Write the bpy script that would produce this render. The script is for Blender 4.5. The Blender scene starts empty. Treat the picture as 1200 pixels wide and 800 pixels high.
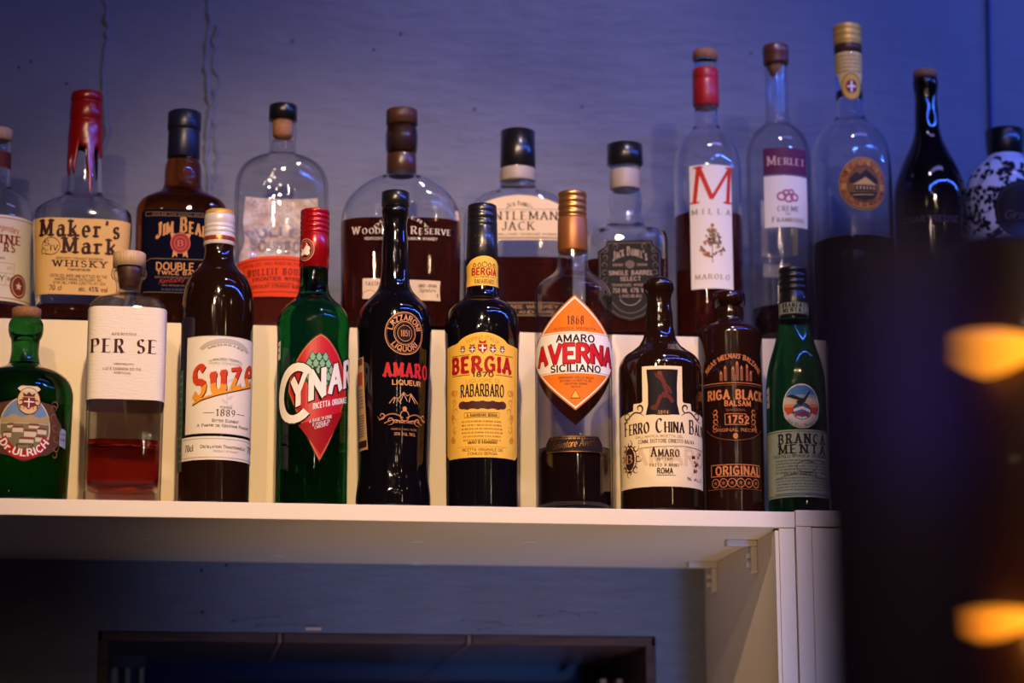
import bpy, bmesh, math, random
from mathutils import Vector, Matrix
from bisect import bisect_right
random.seed(4)
C = bpy.context.scene.collection
PI = math.pi

# ------------------------------------------------------------------ camera
F_PX = 2833.0
YAW, PITCH, ROLL = 0.1370, 0.2103, -0.0023
CAM = Vector((-0.3125, -2.62, -0.3781))
_f = Vector((math.sin(YAW)*math.cos(PITCH), math.cos(YAW)*math.cos(PITCH), math.sin(PITCH)))
_r = Vector((math.cos(YAW), -math.sin(YAW), 0)); _u = _r.cross(_f)
FW = _f
RT = math.cos(ROLL)*_r + math.sin(ROLL)*_u
UP = -math.sin(ROLL)*_r + math.cos(ROLL)*_u
cd = bpy.data.cameras.new('camera'); cam = bpy.data.objects.new('camera', cd); C.objects.link(cam)
cam.matrix_world = Matrix(((RT.x, UP.x, -FW.x, CAM.x), (RT.y, UP.y, -FW.y, CAM.y), (RT.z, UP.z, -FW.z, CAM.z), (0, 0, 0, 1)))
cd.sensor_width = 36; cd.lens = F_PX*36/1200; cd.clip_start = 0.05
cd.dof.use_dof = True; cd.dof.focus_distance = 2.70; cd.dof.aperture_fstop = 2.8; cd.dof.aperture_blades = 0
bpy.context.scene.camera = cam

def at(px, py, Y):
    """point of the plane y = Y seen at a pixel of the 1200x800 frame"""
    d = FW*F_PX + RT*(px-600) - UP*(py-400)
    return CAM + d*((Y-CAM.y)/d.y)
def px_of(P):
    v = P-CAM; z = v.dot(FW)
    return 600+F_PX*v.dot(RT)/z, 400-F_PX*v.dot(UP)/z, z

# ------------------------------------------------------------------ world, lamps, exposure
w = bpy.data.worlds.new('world'); bpy.context.scene.world = w; w.use_nodes = True
w.node_tree.nodes['Background'].inputs[0].default_value = (0.020, 0.017, 0.045, 1)
w.node_tree.nodes['Background'].inputs[1].default_value = 0.5
sc = bpy.context.scene
sc.view_settings.view_transform = 'Standard'; sc.view_settings.look = 'None'
sc.view_settings.exposure = 0.0; sc.view_settings.gamma = 1.0; sc.view_settings.use_curve_mapping = False
sc.cycles.max_bounces = 14; sc.cycles.transmission_bounces = 14; sc.cycles.transparent_max_bounces = 12
sc.cycles.glossy_bounces = 5; sc.cycles.diffuse_bounces = 3; sc.cycles.sample_clamp_indirect = 4.0
WARM = (1.0, 0.69, 0.41); BLUE = (0.035, 0.10, 1.0)
def aim(o, tgt):
    o.rotation_euler = (Vector(tgt)-o.location).to_track_quat('-Z', 'Y').to_euler()
def spot(name, loc, tgt, power, col, size_deg, blend, radius):
    l = bpy.data.lights.new(name, 'SPOT'); o = bpy.data.objects.new(name, l); C.objects.link(o)
    o.location = loc; aim(o, tgt); l.energy = power; l.color = col
    l.spot_size = math.radians(size_deg); l.spot_blend = blend; l.shadow_soft_size = radius
def bulb(name, loc, power, col, radius):
    l = bpy.data.lights.new(name, 'POINT'); o = bpy.data.objects.new(name, l); C.objects.link(o)
    o.location = loc; l.energy = power; l.color = col; l.shadow_soft_size = radius
def strip(name, loc, tgt, power, col, sx, sy):
    l = bpy.data.lights.new(name, 'AREA'); o = bpy.data.objects.new(name, l); C.objects.link(o)
    l.shape = 'RECTANGLE'; l.size = sx; l.size_y = sy; l.energy = power; l.color = col
    o.location = loc; aim(o, tgt)
# the bar's warm ceiling spots, its small bulbs, the blue LED strip above the shelf, and added fill lights
spot('ceiling_spot', (-0.25, -1.9, 1.2), (-0.10, 0.05, 0.12), 190, WARM, 33, 0.9, 0.03)
spot('ceiling_spot', (0.55, -2.1, 1.2), (0.33, 0.15, 0.30), 58, WARM, 22, 1.0, 0.02)  # extra spot added to warm and brighten the labels at the right
spot('ceiling_spot', (-0.75, -2.3, 0.9), (-0.30, 0.1, 0.10), 45, WARM, 32, 0.8, 0.03)
spot('underside_fill', (0.10, -0.48, -1.05), (0.12, 0.10, -0.02), 19, (1.0, 0.70, 0.44), 50, 1.0, 0.08)  # added fill from below, in place of bounce off an unbuilt counter
strip('led_strip', (1.30, -0.42, 0.98), (0.90, 0.30, 0.30), 20.0, (0.05, 0.16, 1.0), 2.5, 0.006)
strip('wall_fill_strip', (0.95, -0.75, 1.7), (0.60, 0.39, 0.35), 2.6, (0.34, 0.28, 1.0), 1.0, 0.1)  # added fill that tints the wall blue-violet from above
spot('wall_fill_spot', (0.34, -0.85, 1.55), (0.12, 0.39, 0.33), 36, (0.92, 0.72, 0.96), 44, 1.0, 0.06)  # added lilac fill, kept to the wall so the labels stay warm
bulb('pale_front_fill', (-0.62, -3.2, 1.25), 9, (1.0, 0.72, 0.60), 0.03)  # added frontal fill from behind the camera
spot('low_blue_fill', (0.45, -1.5, -1.0), (0.14, 0.39, -0.17), 62, (0.12, 0.32, 1.0), 30, 1.0, 0.05)  # added to turn the wall under the shelf blue
spot('post_violet_fill', (0.12, -2.85, -0.10), tuple(at(1098, 425, -2.03)), 9, (0.16, 0.05, 1.0), 5.0, 1.0, 0.01)  # added to put a violet band of light on the near post
for i, (x, y, z, e) in enumerate([(-1.1, -2.6, 0.9, .9), (0.35, -3.0, 1.05, 1.2), (-0.1, -3.6, 1.3, 1.3), (0.9, -2.4, 0.8, 1.0),
                                  (1.3, -3.2, 0.5, .9), (-0.6, -2.0, 1.2, .6), (0.55, -2.2, 0.45, .5), (0.12, -2.4, 1.5, .9),
                                  (1.6, -2.0, 1.0, .8), (-1.7, -3.0, 0.4, .9), (0.05, -3.3, 0.75, .9), (0.2, -3.4, 0.6, .8),
                                  (0.5, -3.9, 0.9, 1.0), (-0.4, -3.9, 1.0, .9), (0.75, -3.1, 1.4, .9), (-0.2, -2.9, 1.65, .8)]):
    bulb('room_bulb', (x, y, z), e*1.5, (1.0, 0.7, 0.42), 0.013)

# ------------------------------------------------------------------ materials
MATS = {}
def principled(name, col, rough=0.5, metal=0.0, trans=0.0, ior=1.5, coat=0.0, spec=0.5, emit=None, estr=0):
    if name in MATS: return MATS[name]
    m = bpy.data.materials.new(name); m.use_nodes = True
    b = m.node_tree.nodes['Principled BSDF']
    b.inputs['Base Color'].default_value = (*col, 1); b.inputs['Roughness'].default_value = rough
    b.inputs['Metallic'].default_value = metal; b.inputs['Transmission Weight'].default_value = trans
    b.inputs['IOR'].default_value = ior; b.inputs['Coat Weight'].default_value = coat
    b.inputs['Coat Roughness'].default_value = 0.04; b.inputs['Specular IOR Level'].default_value = spec
    if emit: b.inputs['Emission Color'].default_value = (*emit, 1); b.inputs['Emission Strength'].default_value = estr
    MATS[name] = m
    return m
def S(r, g, b):
    """0-255 display colour to linear"""
    return tuple(((c/255)/12.92 if c/255 <= 0.04045 else ((c/255+0.055)/1.055)**2.4) for c in (r, g, b))
def bumpy(m, scale, strength, dist=0.001, detail=3, rough=None, colvar=None, stretch=(1, 1, 1)):
    nt = m.node_tree; b = nt.nodes['Principled BSDF']
    tc = nt.nodes.new('ShaderNodeTexCoord'); mp = nt.nodes.new('ShaderNodeMapping'); mp.inputs['Scale'].default_value = stretch
    n = nt.nodes.new('ShaderNodeTexNoise'); n.inputs['Scale'].default_value = scale; n.inputs['Detail'].default_value = detail
    bp = nt.nodes.new('ShaderNodeBump'); bp.inputs['Strength'].default_value = strength; bp.inputs['Distance'].default_value = dist
    nt.links.new(tc.outputs['Object'], mp.inputs[0]); nt.links.new(mp.outputs[0], n.inputs['Vector'])
    nt.links.new(n.outputs['Fac'], bp.inputs['Height']); nt.links.new(bp.outputs[0], b.inputs['Normal'])
    if colvar:
        r = nt.nodes.new('ShaderNodeValToRGB')
        r.color_ramp.elements[0].position = 0.35; r.color_ramp.elements[1].position = 0.65
        r.color_ramp.elements[0].color = (*colvar[0], 1); r.color_ramp.elements[1].color = (*colvar[1], 1)
        nt.links.new(n.outputs['Fac'], r.inputs[0]); nt.links.new(r.outputs[0], b.inputs['Base Color'])
    return m
INKS = {}
def ink(rgb, metal=0.0, rough=0.55):
    k = (rgb, metal)
    if k not in INKS:
        INKS[k] = principled('ink_%02x%02x%02x%s' % (*rgb, 'm' if metal else ''), S(*rgb), rough if not metal else 0.32, metal, spec=.15)
    return INKS[k]
clear = principled('clear_glass', (0.97, 0.98, 1.0), 0.0, 0, 1.0, 1.46)
green = principled('green_glass', (0.006, 0.115, 0.026), 0.0, 0, 1.0, 1.38)
green_deep = principled('deep_green_glass', (0.014, 0.13, 0.028), 0.0, 0, 1.0, 1.38)
amberglass = principled('amber_glass', (0.40, 0.10, 0.02), 0.0, 0, 1.0, 1.40)
bourbon = principled('bourbon_liquid', (0.10, 0.016, 0.010), 0.02, 0, 0.45, 1.35)
redliq = principled('red_liquid', (0.72, 0.045, 0.02), 0.0, 0, 1.0, 1.35)
darkliq = principled('dark_liquid', (0.008, 0.003, 0.003), 0.05)
goldliq = principled('olive_gold_liquid', (0.18, 0.12, 0.03), 0.0, 0, 1.0, 1.35)
black_glass = principled('black_glass', (0.0035, 0.0025, 0.004), 0.06)
brown_glass = principled('dark_brown_glass', (0.012, 0.004, 0.002), 0.06)
stoneware = principled('brown_black_glaze', (0.016, 0.0045, 0.003), 0.10)
blackcap = principled('black_plastic', (0.008, 0.007, 0.008), 0.28, coat=0.3)
bluecap = principled('navy_foil', (0.010, 0.012, 0.035), 0.35, 0.3)
redcap = principled('red_foil', S(168, 9, 18), 0.25, 0.35, coat=0.6)
redwax = principled('red_wax', S(125, 6, 9), 0.28, coat=0.2)
whitecap = principled('white_enamel_cap', S(215, 205, 205), 0.35, 0.1, coat=0.3)
bronze = principled('bronze_foil', S(190, 130, 70), 0.30, 0.85)
gold = principled('gold_foil', S(225, 172, 70), 0.42, 0.35)
tin = principled('pale_band', S(165, 150, 135), 0.5)
cork = bumpy(principled('cork', S(150, 100, 62), 0.75), 900, 0.5, 0.0004, colvar=(S(120, 75, 45), S(178, 125, 82)))
stopwood = bumpy(principled('pale_wood', S(205, 170, 130), 0.55), 160, 0.25, 0.0004, colvar=(S(190, 150, 110), S(218, 186, 146)), stretch=(6, 6, .6))
darkcork = bumpy(principled('dark_stopper', S(70, 38, 22), 0.5), 500, 0.3, 0.0004)
paper = bumpy(principled('cream_paper', S(232, 220, 200), 0.7, spec=0.12), 500, 0.15, 0.0003)
wovenpaper = bumpy(principled('laid_white_paper', S(236, 222, 204), 0.8, spec=0.12), 260, 0.8, 0.0008, stretch=(.45, .45, 2.2))
buff = bumpy(principled('buff_paper', S(226, 182, 112), 0.7, spec=0.12), 400, 0.15, 0.0003)
yellow = bumpy(principled('yellow_paper', S(238, 186, 72), 0.6, spec=0.12), 400, 0.1, 0.0003)
sepia = principled('aged_paper', S(232, 208, 160), 0.65, spec=0.12)
navyp = principled('navy_paper', S(8, 9, 26), 0.8, spec=0.04)
blackp = principled('black_paper', S(20, 15, 16), 0.55, spec=0.12)
orangep = bumpy(principled('orange_paper', S(226, 118, 30), 0.55, spec=0.12), 1200, 0.3, 0.0002)
redp = principled('red_print_label', S(196, 24, 24), 0.4, coat=0.4)
bulleitp = principled('vermilion_paper', S(216, 62, 24), 0.6, spec=0.12)
purplep = principled('plum_paper', S(92, 40, 70), 0.5, spec=0.12)
silverp = bumpy(principled('silver_green_paper', S(150, 158, 130), 0.5, spec=0.12), 900, 0.3, 0.0002)
crinkle = bumpy(principled('crinkled_back_label', S(225, 205, 195), 0.6), 60, 1.0, 0.006, colvar=(S(222, 190, 172), S(252, 240, 230)))
laminate = bumpy(principled('white_laminate', S(232, 218, 198), 0.45), 25, 0.05, 0.001)
wallm = principled('blue_grey_plaster', (0.135, 0.155, 0.235), 0.62)
def wall_nodes(m):
    nt = m.node_tree; b = nt.nodes['Principled BSDF']
    tc = nt.nodes.new('ShaderNodeTexCoord')
    mp = nt.nodes.new('ShaderNodeMapping'); mp.inputs['Scale'].default_value = (1, 1, 3.5)
    n1 = nt.nodes.new('ShaderNodeTexNoise'); n1.inputs['Scale'].default_value = 22; n1.inputs['Detail'].default_value = 6
    n2 = nt.nodes.new('ShaderNodeTexNoise'); n2.inputs['Scale'].default_value = 9; n2.inputs['Detail'].default_value = 5; n2.inputs['Roughness'].default_value = .6
    mx = nt.nodes.new('ShaderNodeMath'); mx.operation = 'ADD'
    bp = nt.nodes.new('ShaderNodeBump'); bp.inputs['Strength'].default_value = 0.55; bp.inputs['Distance'].default_value = 0.005
    nt.links.new(tc.outputs['Object'], mp.inputs[0]); nt.links.new(mp.outputs[0], n1.inputs['Vector']); nt.links.new(tc.outputs['Object'], n2.inputs['Vector'])
    nt.links.new(n1.outputs['Fac'], mx.inputs[0]); nt.links.new(n2.outputs['Fac'], mx.inputs[1])
    nt.links.new(mx.outputs[0], bp.inputs['Height']); nt.links.new(bp.outputs[0], b.inputs['Normal'])
    r = nt.nodes.new('ShaderNodeValToRGB'); r.color_ramp.elements[0].position = .3; r.color_ramp.elements[1].position = .7
    r.color_ramp.elements[0].color = (0.140, 0.150, 0.190, 1); r.color_ramp.elements[1].color = (0.172, 0.182, 0.232, 1)
    nt.links.new(n2.outputs['Fac'], r.inputs[0]); nt.links.new(r.outputs[0], b.inputs['Base Color'])
wall_nodes(wallm)
revealwood = bumpy(principled('reveal_wood', S(90, 60, 48), 0.6), 14, 0.4, 0.001, colvar=(S(66, 42, 34), S(96, 64, 50)), stretch=(1, 8, 8))
palewood = bumpy(principled('pale_strip_wood', S(190, 150, 115), 0.6), 30, 0.4, 0.001, stretch=(8, 8, 1))

def thin_glass(name, tint):
    m = bpy.data.materials.new(name); m.use_nodes = True; nt = m.node_tree; nt.nodes.clear()
    out = nt.nodes.new('ShaderNodeOutputMaterial'); mix = nt.nodes.new('ShaderNodeMixShader'); tr = nt.nodes.new('ShaderNodeBsdfTransparent')
    gl = nt.nodes.new('ShaderNodeBsdfGlossy'); gl.inputs['Roughness'].default_value = .01; pw = nt.nodes.new('ShaderNodeMath'); pw.operation = 'POWER'; pw.inputs[1].default_value = 4.0; fr = nt.nodes.new('ShaderNodeMath'); fr.operation = 'MULTIPLY_ADD'; fr.inputs[1].default_value = .8; fr.inputs[2].default_value = .04
    lw = nt.nodes.new('ShaderNodeLayerWeight'); lw.inputs[0].default_value = .5; rp = nt.nodes.new('ShaderNodeValToRGB')
    rp.color_ramp.elements[0].position = .55; rp.color_ramp.elements[0].color = (*tint, 1); rp.color_ramp.elements[1].position = 1.0; rp.color_ramp.elements[1].color = (.5, .5, .52, 1)
    nt.links.new(lw.outputs['Facing'], rp.inputs[0]); nt.links.new(lw.outputs['Facing'], pw.inputs[0]); nt.links.new(pw.outputs[0], fr.inputs[0]); nt.links.new(rp.outputs[0], tr.inputs[0]); nt.links.new(fr.outputs[0], mix.inputs[0])
    nt.links.new(tr.outputs[0], mix.inputs[1]); nt.links.new(gl.outputs[0], mix.inputs[2]); nt.links.new(mix.outputs[0], out.inputs[0])
    return m
thin = thin_glass('thin_clear_glass', (.97, .97, .97))
# ------------------------------------------------------------------ helpers
def link(name, bm, mats, parent=None, smooth=False):
    me = bpy.data.meshes.new(name); bm.to_mesh(me); bm.free()
    for m in (mats if isinstance(mats, (list, tuple)) else [mats]): me.materials.append(m)
    if smooth:
        me.polygons.foreach_set('use_smooth', [True]*len(me.polygons))
    o = bpy.data.objects.new(name, me); C.objects.link(o)
    if parent: o.parent = parent
    return o
def box_bm(x0, x1, y0, y1, z0, z1, bev=0.0, bm=None):
    own = bm is None
    if own: bm = bmesh.new()
    r = bmesh.ops.create_cube(bm, size=1)
    for v in r['verts']:
        v.co = Vector(((x0+x1)/2+v.co.x*(x1-x0), (y0+y1)/2+v.co.y*(y1-y0), (z0+z1)/2+v.co.z*(z1-z0)))
    if bev:
        bmesh.ops.bevel(bm, geom=list({e for v in r['verts'] for e in v.link_edges}), offset=bev, segments=2, profile=.5, affect='EDGES')
    return bm
def tag(o, label, cat=None, group=None, kind=None):
    if label: o['label'] = label
    if cat: o['category'] = cat
    if group: o['group'] = group
    if kind: o['kind'] = kind
    return o
def tube_bm(pts, rad, seg=8, bm=None):
    bm = bm or bmesh.new(); rings = []
    for i, p in enumerate(pts):
        p = Vector(p); d = (Vector(pts[min(i+1, len(pts)-1)])-Vector(pts[max(i-1, 0)])).normalized()
        a = d.cross(Vector((0, 1, 0.01))).normalized(); b = d.cross(a)
        r = rad[i] if isinstance(rad, (list, tuple)) else rad
        rings.append([bm.verts.new(p+(a*math.cos(t)+b*math.sin(t))*r) for t in [2*PI*k/seg for k in range(seg)]])
    for q, s in zip(rings, rings[1:]):
        for k in range(seg): bm.faces.new((q[k], q[(k+1) % seg], s[(k+1) % seg], s[k]))
    bm.faces.new(rings[0][::-1]); bm.faces.new(rings[-1])
    bmesh.ops.recalc_face_normals(bm, faces=bm.faces)
    return bm

# ------------------------------------------------------------------ a stroke alphabet (cap height 1)
def Ln(*a): return [(a[i], a[i+1]) for i in range(0, len(a), 2)]
def Ar(cx, cy, rx, ry, a0, a1):
    n = max(4, int(abs(a1-a0)/24))
    return [(cx+rx*math.cos(math.radians(a0+(a1-a0)*i/n)), cy+ry*math.sin(math.radians(a0+(a1-a0)*i/n))) for i in range(n+1)]
X = 0.66   # x height
G = {
'A': (.74, [Ln(0,0,.37,1), Ln(.37,1,.74,0), Ln(.13,.34,.61,.34)]),
'B': (.62, [Ln(0,0,0,1), Ln(0,1,.32,1)+Ar(.32,.76,.23,.24,90,-90)+Ln(.32,.52,0,.52), Ln(.3,.52,.33,.52)+Ar(.33,.26,.28,.26,90,-90)+Ln(.33,0,0,0)]),
'C': (.72, [Ar(.4,.5,.4,.5,48,312)]),
'D': (.7, [Ln(0,0,0,1), Ln(0,1,.28,1)+Ar(.28,.5,.42,.5,90,-90)+Ln(.28,0,0,0)]),
'E': (.55, [Ln(0,0,0,1), Ln(0,1,.54,1), Ln(0,.5,.44,.5), Ln(0,0,.56,0)]),
'F': (.52, [Ln(0,0,0,1), Ln(0,1,.54,1), Ln(0,.5,.44,.5)]),
'G': (.76, [Ar(.4,.5,.4,.5,48,320), Ln(.72,.12,.72,.46), Ln(.72,.46,.46,.46)]),
'H': (.68, [Ln(0,0,0,1), Ln(.68,0,.68,1), Ln(0,.5,.68,.5)]),
'I': (.02, [Ln(.01,0,.01,1)]),
'J': (.4, [Ln(.4,1,.4,.25)+Ar(.18,.25,.22,.25,0,-160)[1:]]),
'K': (.64, [Ln(0,0,0,1), Ln(.6,1,.02,.4), Ln(.2,.58,.66,0)]),
'L': (.5, [Ln(0,0,0,1), Ln(0,0,.52,0)]),
'M': (.88, [Ln(0,0,0.02,1), Ln(.02,1,.44,.12), Ln(.44,.12,.86,1), Ln(.86,1,.88,0)]),
'N': (.7, [Ln(0,0,0,1), Ln(0,1,.7,0), Ln(.7,0,.7,1)]),
'O': (.8, [Ar(.4,.5,.4,.5,90,450)]),
'P': (.58, [Ln(0,0,0,1), Ln(0,1,.32,1)+Ar(.32,.74,.27,.26,90,-90)+Ln(.32,.48,0,.48)]),
'Q': (.8, [Ar(.4,.5,.4,.5,90,450), Ln(.45,.25,.78,-.08)]),
'R': (.64, [Ln(0,0,0,1), Ln(0,1,.32,1)+Ar(.32,.75,.26,.25,90,-90)+Ln(.32,.5,0,.5), Ln(.3,.5,.64,0)]),
'S': (.58, [Ar(.3,.745,.25,.255,30,235)+Ar(.29,.255,.28,.255,60,-150)]),
'T': (.64, [Ln(0,1,.64,1), Ln(.32,0,.32,1)]),
'U': (.66, [Ln(0,1,0,.32)+Ar(.33,.32,.33,.32,180,360)+Ln(.66,.32,.66,1)]),
'V': (.72, [Ln(0,1,.36,0), Ln(.36,0,.72,1)]),
'W': (1.04, [Ln(0,1,.27,0), Ln(.27,0,.52,.95), Ln(.52,.95,.77,0), Ln(.77,0,1.04,1)]),
'X': (.66, [Ln(0,1,.66,0), Ln(0,0,.66,1)]),
'Y': (.68, [Ln(0,1,.34,.45), Ln(.68,1,.34,.45), Ln(.34,.45,.34,0)]),
'Z': (.6, [Ln(.02,1,.6,1), Ln(.6,1,0,0), Ln(0,0,.6,0)]),
'0': (.56, [Ar(.28,.5,.28,.5,90,450)]),
'1': (.3, [Ln(.2,0,.2,1), Ln(.2,1,.02,.82)]),
'2': (.54, [Ar(.27,.72,.26,.28,170,-20)+Ln(.48,.55,0,0), Ln(0,0,.56,0)]),
'4': (.6, [Ln(.44,0,.44,1), Ln(.44,1,0,.3), Ln(0,.3,.6,.3)]),
'5': (.54, [Ln(.5,1,.08,1), Ln(.08,1,.05,.55), Ar(.25,.32,.28,.32,130,-150)]),
'6': (.56, [Ar(.28,.3,.28,.3,90,450), Ln(.02,.36,.1,.7,.3,.93,.48,.98)]),
'7': (.52, [Ln(0,1,.52,1), Ln(.52,1,.15,0)]),
'8': (.56, [Ar(.28,.74,.23,.26,90,450), Ar(.28,.25,.28,.25,90,450)]),
'9': (.56, [Ar(.28,.7,.28,.3,90,450), Ln(.54,.64,.46,.3,.26,.07,.08,.02)]),
'%': (.8, [Ar(.15,.8,.15,.2,90,450), Ar(.65,.2,.15,.2,90,450), Ln(.12,0,.68,1)]),
'.': (.06, [Ln(.03,-.02,.03,.1)]), ',': (.06, [Ln(.03,.1,0,-.14)]), "'": (.06, [Ln(.05,1,.0,.78)]),
':': (.06, [Ln(.03,0,.03,.1), Ln(.03,.5,.03,.6)]), '-': (.3, [Ln(0,.4,.3,.4)]), '+': (.5, [Ln(0,.4,.5,.4), Ln(.25,.15,.25,.65)]),
'a': (.5, [Ar(.22,.22,.22,.22,60,360)[0:]+[], Ln(.46,X-.15,.46,0), Ar(.24,X-.2,.22,.2,0,150)]),
'b': (.52, [Ln(0,0,0,1), Ar(.25,X/2,.27,X/2,140,-140)]),
'c': (.48, [Ar(.27,X/2,.27,X/2,45,315)]),
'd': (.54, [Ln(.54,0,.54,1), Ar(.27,X/2,.27,X/2,40,320)]),
'e': (.52, [Ar(.26,X/2,.26,X/2,0,310), Ln(.02,X/2,.5,X/2)]),
'f': (.3, [Ln(.1,0,.1,.75)+Ar(.28,.78,.18,.22,180,70), Ln(-.02,X,.3,X)]),
'g': (.52, [Ar(.25,X/2,.25,X/2,90,450), Ln(.5,X,.5,-.1)+Ar(.25,-.1,.25,.22,0,-150)]),
'h': (.5, [Ln(0,0,0,1), Ar(.25,X-.24,.25,.24,160,0)+Ln(.5,.4,.5,0)]),
'i': (.02, [Ln(.01,0,.01,X), Ln(.01,.84,.01,.94)]),
'k': (.52, [Ln(0,0,0,1), Ln(.46,X,.02,.26), Ln(.17,.4,.54,0)]),
'l': (.02, [Ln(.01,0,.01,1)]),
'm': (.82, [Ln(0,0,0,X), Ar(.2,X-.22,.2,.22,160,0)+Ln(.4,.4,.4,0), Ar(.61,X-.22,.2,.22,160,0)+Ln(.81,.4,.81,0)]),
'n': (.5, [Ln(0,0,0,X), Ar(.25,X-.24,.25,.24,160,0)+Ln(.5,.4,.5,0)]),
'o': (.54, [Ar(.27,X/2,.27,X/2,90,450)]),
'p': (.52, [Ln(0,-.3,0,X), Ar(.25,X/2,.27,X/2,140,-140)]),
'r': (.34, [Ln(0,0,0,X), Ar(.24,X-.24,.22,.22,165,50)]),
's': (.42, [Ar(.22,X*.745,.18,X*.255,30,235)+Ar(.21,X*.255,.2,X*.255,60,-150)]),
't': (.3, [Ln(.12,.9,.12,.15)+Ar(.28,.15,.16,.15,180,290), Ln(-.04,X,.3,X)]),
'u': (.5, [Ln(0,X,0,.24)+Ar(.25,.24,.25,.24,180,340), Ln(.5,0,.5,X)]),
'v': (.5, [Ln(0,X,.25,0), Ln(.25,0,.5,X)]),
'w': (.74, [Ln(0,X,.19,0), Ln(.19,0,.37,X), Ln(.37,X,.55,0), Ln(.55,0,.74,X)]),
'y': (.5, [Ln(0,X,.26,0), Ln(.5,X,.14,-.3)]),
'z': (.46, [Ln(0,X,.46,X), Ln(.46,X,0,0), Ln(0,0,.46,0)]),
' ': (.3, []),
}
# style: thick stroke, thin stroke, serif half length, letter gap, small-cap scale
SANS = (.15, .15, 0, .2); BOLD = (.24, .20, 0, .25); HAIR = (.10, .10, 0, .22); NARROW = (.17, .13, 0, .26)
SERIF = (.18, .06, .10, .24); DIDOT = (.24, .04, .11, .27); SLAB = (.23, .11, .14, .30)
SPAWN = 0.28
def ribbon(pts, thick, thin, out):
    runs = [[pts[0]]]
    for i in range(1, len(pts)):
        runs[-1].append(pts[i])
        if i < len(pts)-1:
            a = Vector((pts[i][0]-pts[i-1][0], pts[i][1]-pts[i-1][1])); b = Vector((pts[i+1][0]-pts[i][0], pts[i+1][1]-pts[i][1]))
            if a.length > 1e-6 and b.length > 1e-6 and a.angle(b) > math.radians(48): runs.append([pts[i]])
    for run in runs:
        P = [Vector(p) for p in run]
        P = [P[0]]+[q for p, q in zip(P, P[1:]) if (q-p).length > 1e-5]
        if len(P) < 2: continue
        L = []
        for i, p in enumerate(P):
            d = (P[min(i+1, len(P)-1)]-P[max(i-1, 0)]).normalized()
            c = abs(d.x*math.sin(SPAWN)-d.y*math.cos(SPAWN))
            wd = thin+(thick-thin)*max(0, min(1, (c-.28)/.68)); n = Vector((-d.y, d.x))*wd/2
            if i == 0: p = p-d*thin*.35
            if i == len(P)-1: p = p+d*thin*.35
            L.append((p+n, p-n))
        for (a, b), (c2, d2) in zip(L, L[1:]): out.append([a, b, d2, c2])
def text_polys(s, font, smallcaps=False, gap=None):
    thick, thin, serif, g0 = font[:4]; gap = (g0 if gap is None else gap)*.5+thick*.9+serif*1.6
    x = 0; out = []
    for ch in s:
        k = 1.0; c = ch
        if smallcaps and ch.islower(): c = ch.upper(); k = .76
        if c not in G: c = c.upper() if c.upper() in G else ' '
        adv, strokes = G[c]
        ends = [st[i] for st in strokes for i in (0, -1)]
        for st in strokes:
            tmp = []; ribbon(st, thick/k*(.5+.5*k), thin/k*(.5+.5*k), tmp)
            if serif and c not in ".,':%-":
                for a, b in ((st[0], st[1]), (st[-1], st[-2])):
                    d = Vector((b[0]-a[0], b[1]-a[1])).normalized()
                    ylim = (abs(a[1]) < .01 or abs(a[1]-1) < .01 or abs(a[1]-X) < .01)
                    shared = sum(1 for e in ends if abs(e[0]-a[0])+abs(e[1]-a[1]) < .02) > 1
                    if ylim and abs(d.y) > .7 and not (shared and abs(d.y) < .97):
                        t = max(thin*1.1, .045)
                        yy = a[1]-(t/2 if a[1] > .3 else -t/2)
                        tmp.append([Vector((a[0]-serif-thick/2, yy+t/2)), Vector((a[0]-serif-thick/2, yy-t/2)), Vector((a[0]+serif+thick/2, yy-t/2)), Vector((a[0]+serif+thick/2, yy+t/2))])
                    elif abs(d.x) > .9 and len(st) == 2 and c in 'EFTLZz':   # beaks on free arm ends
                        if not shared:
                            dy = -.13 if a[1] > .8 else (.13 if a[1] < .1 else 0)
                            tmp.append([Vector((a[0]-.02, a[1])), Vector((a[0]+.02, a[1])), Vector((a[0]+.03, a[1]+dy)), Vector((a[0]-.0, a[1]+dy))])
            for q in tmp: out.append([Vector((x+v.x*k, v.y*k)) for v in q])
        x += (adv+gap)*k
    return out, x-gap

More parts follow.
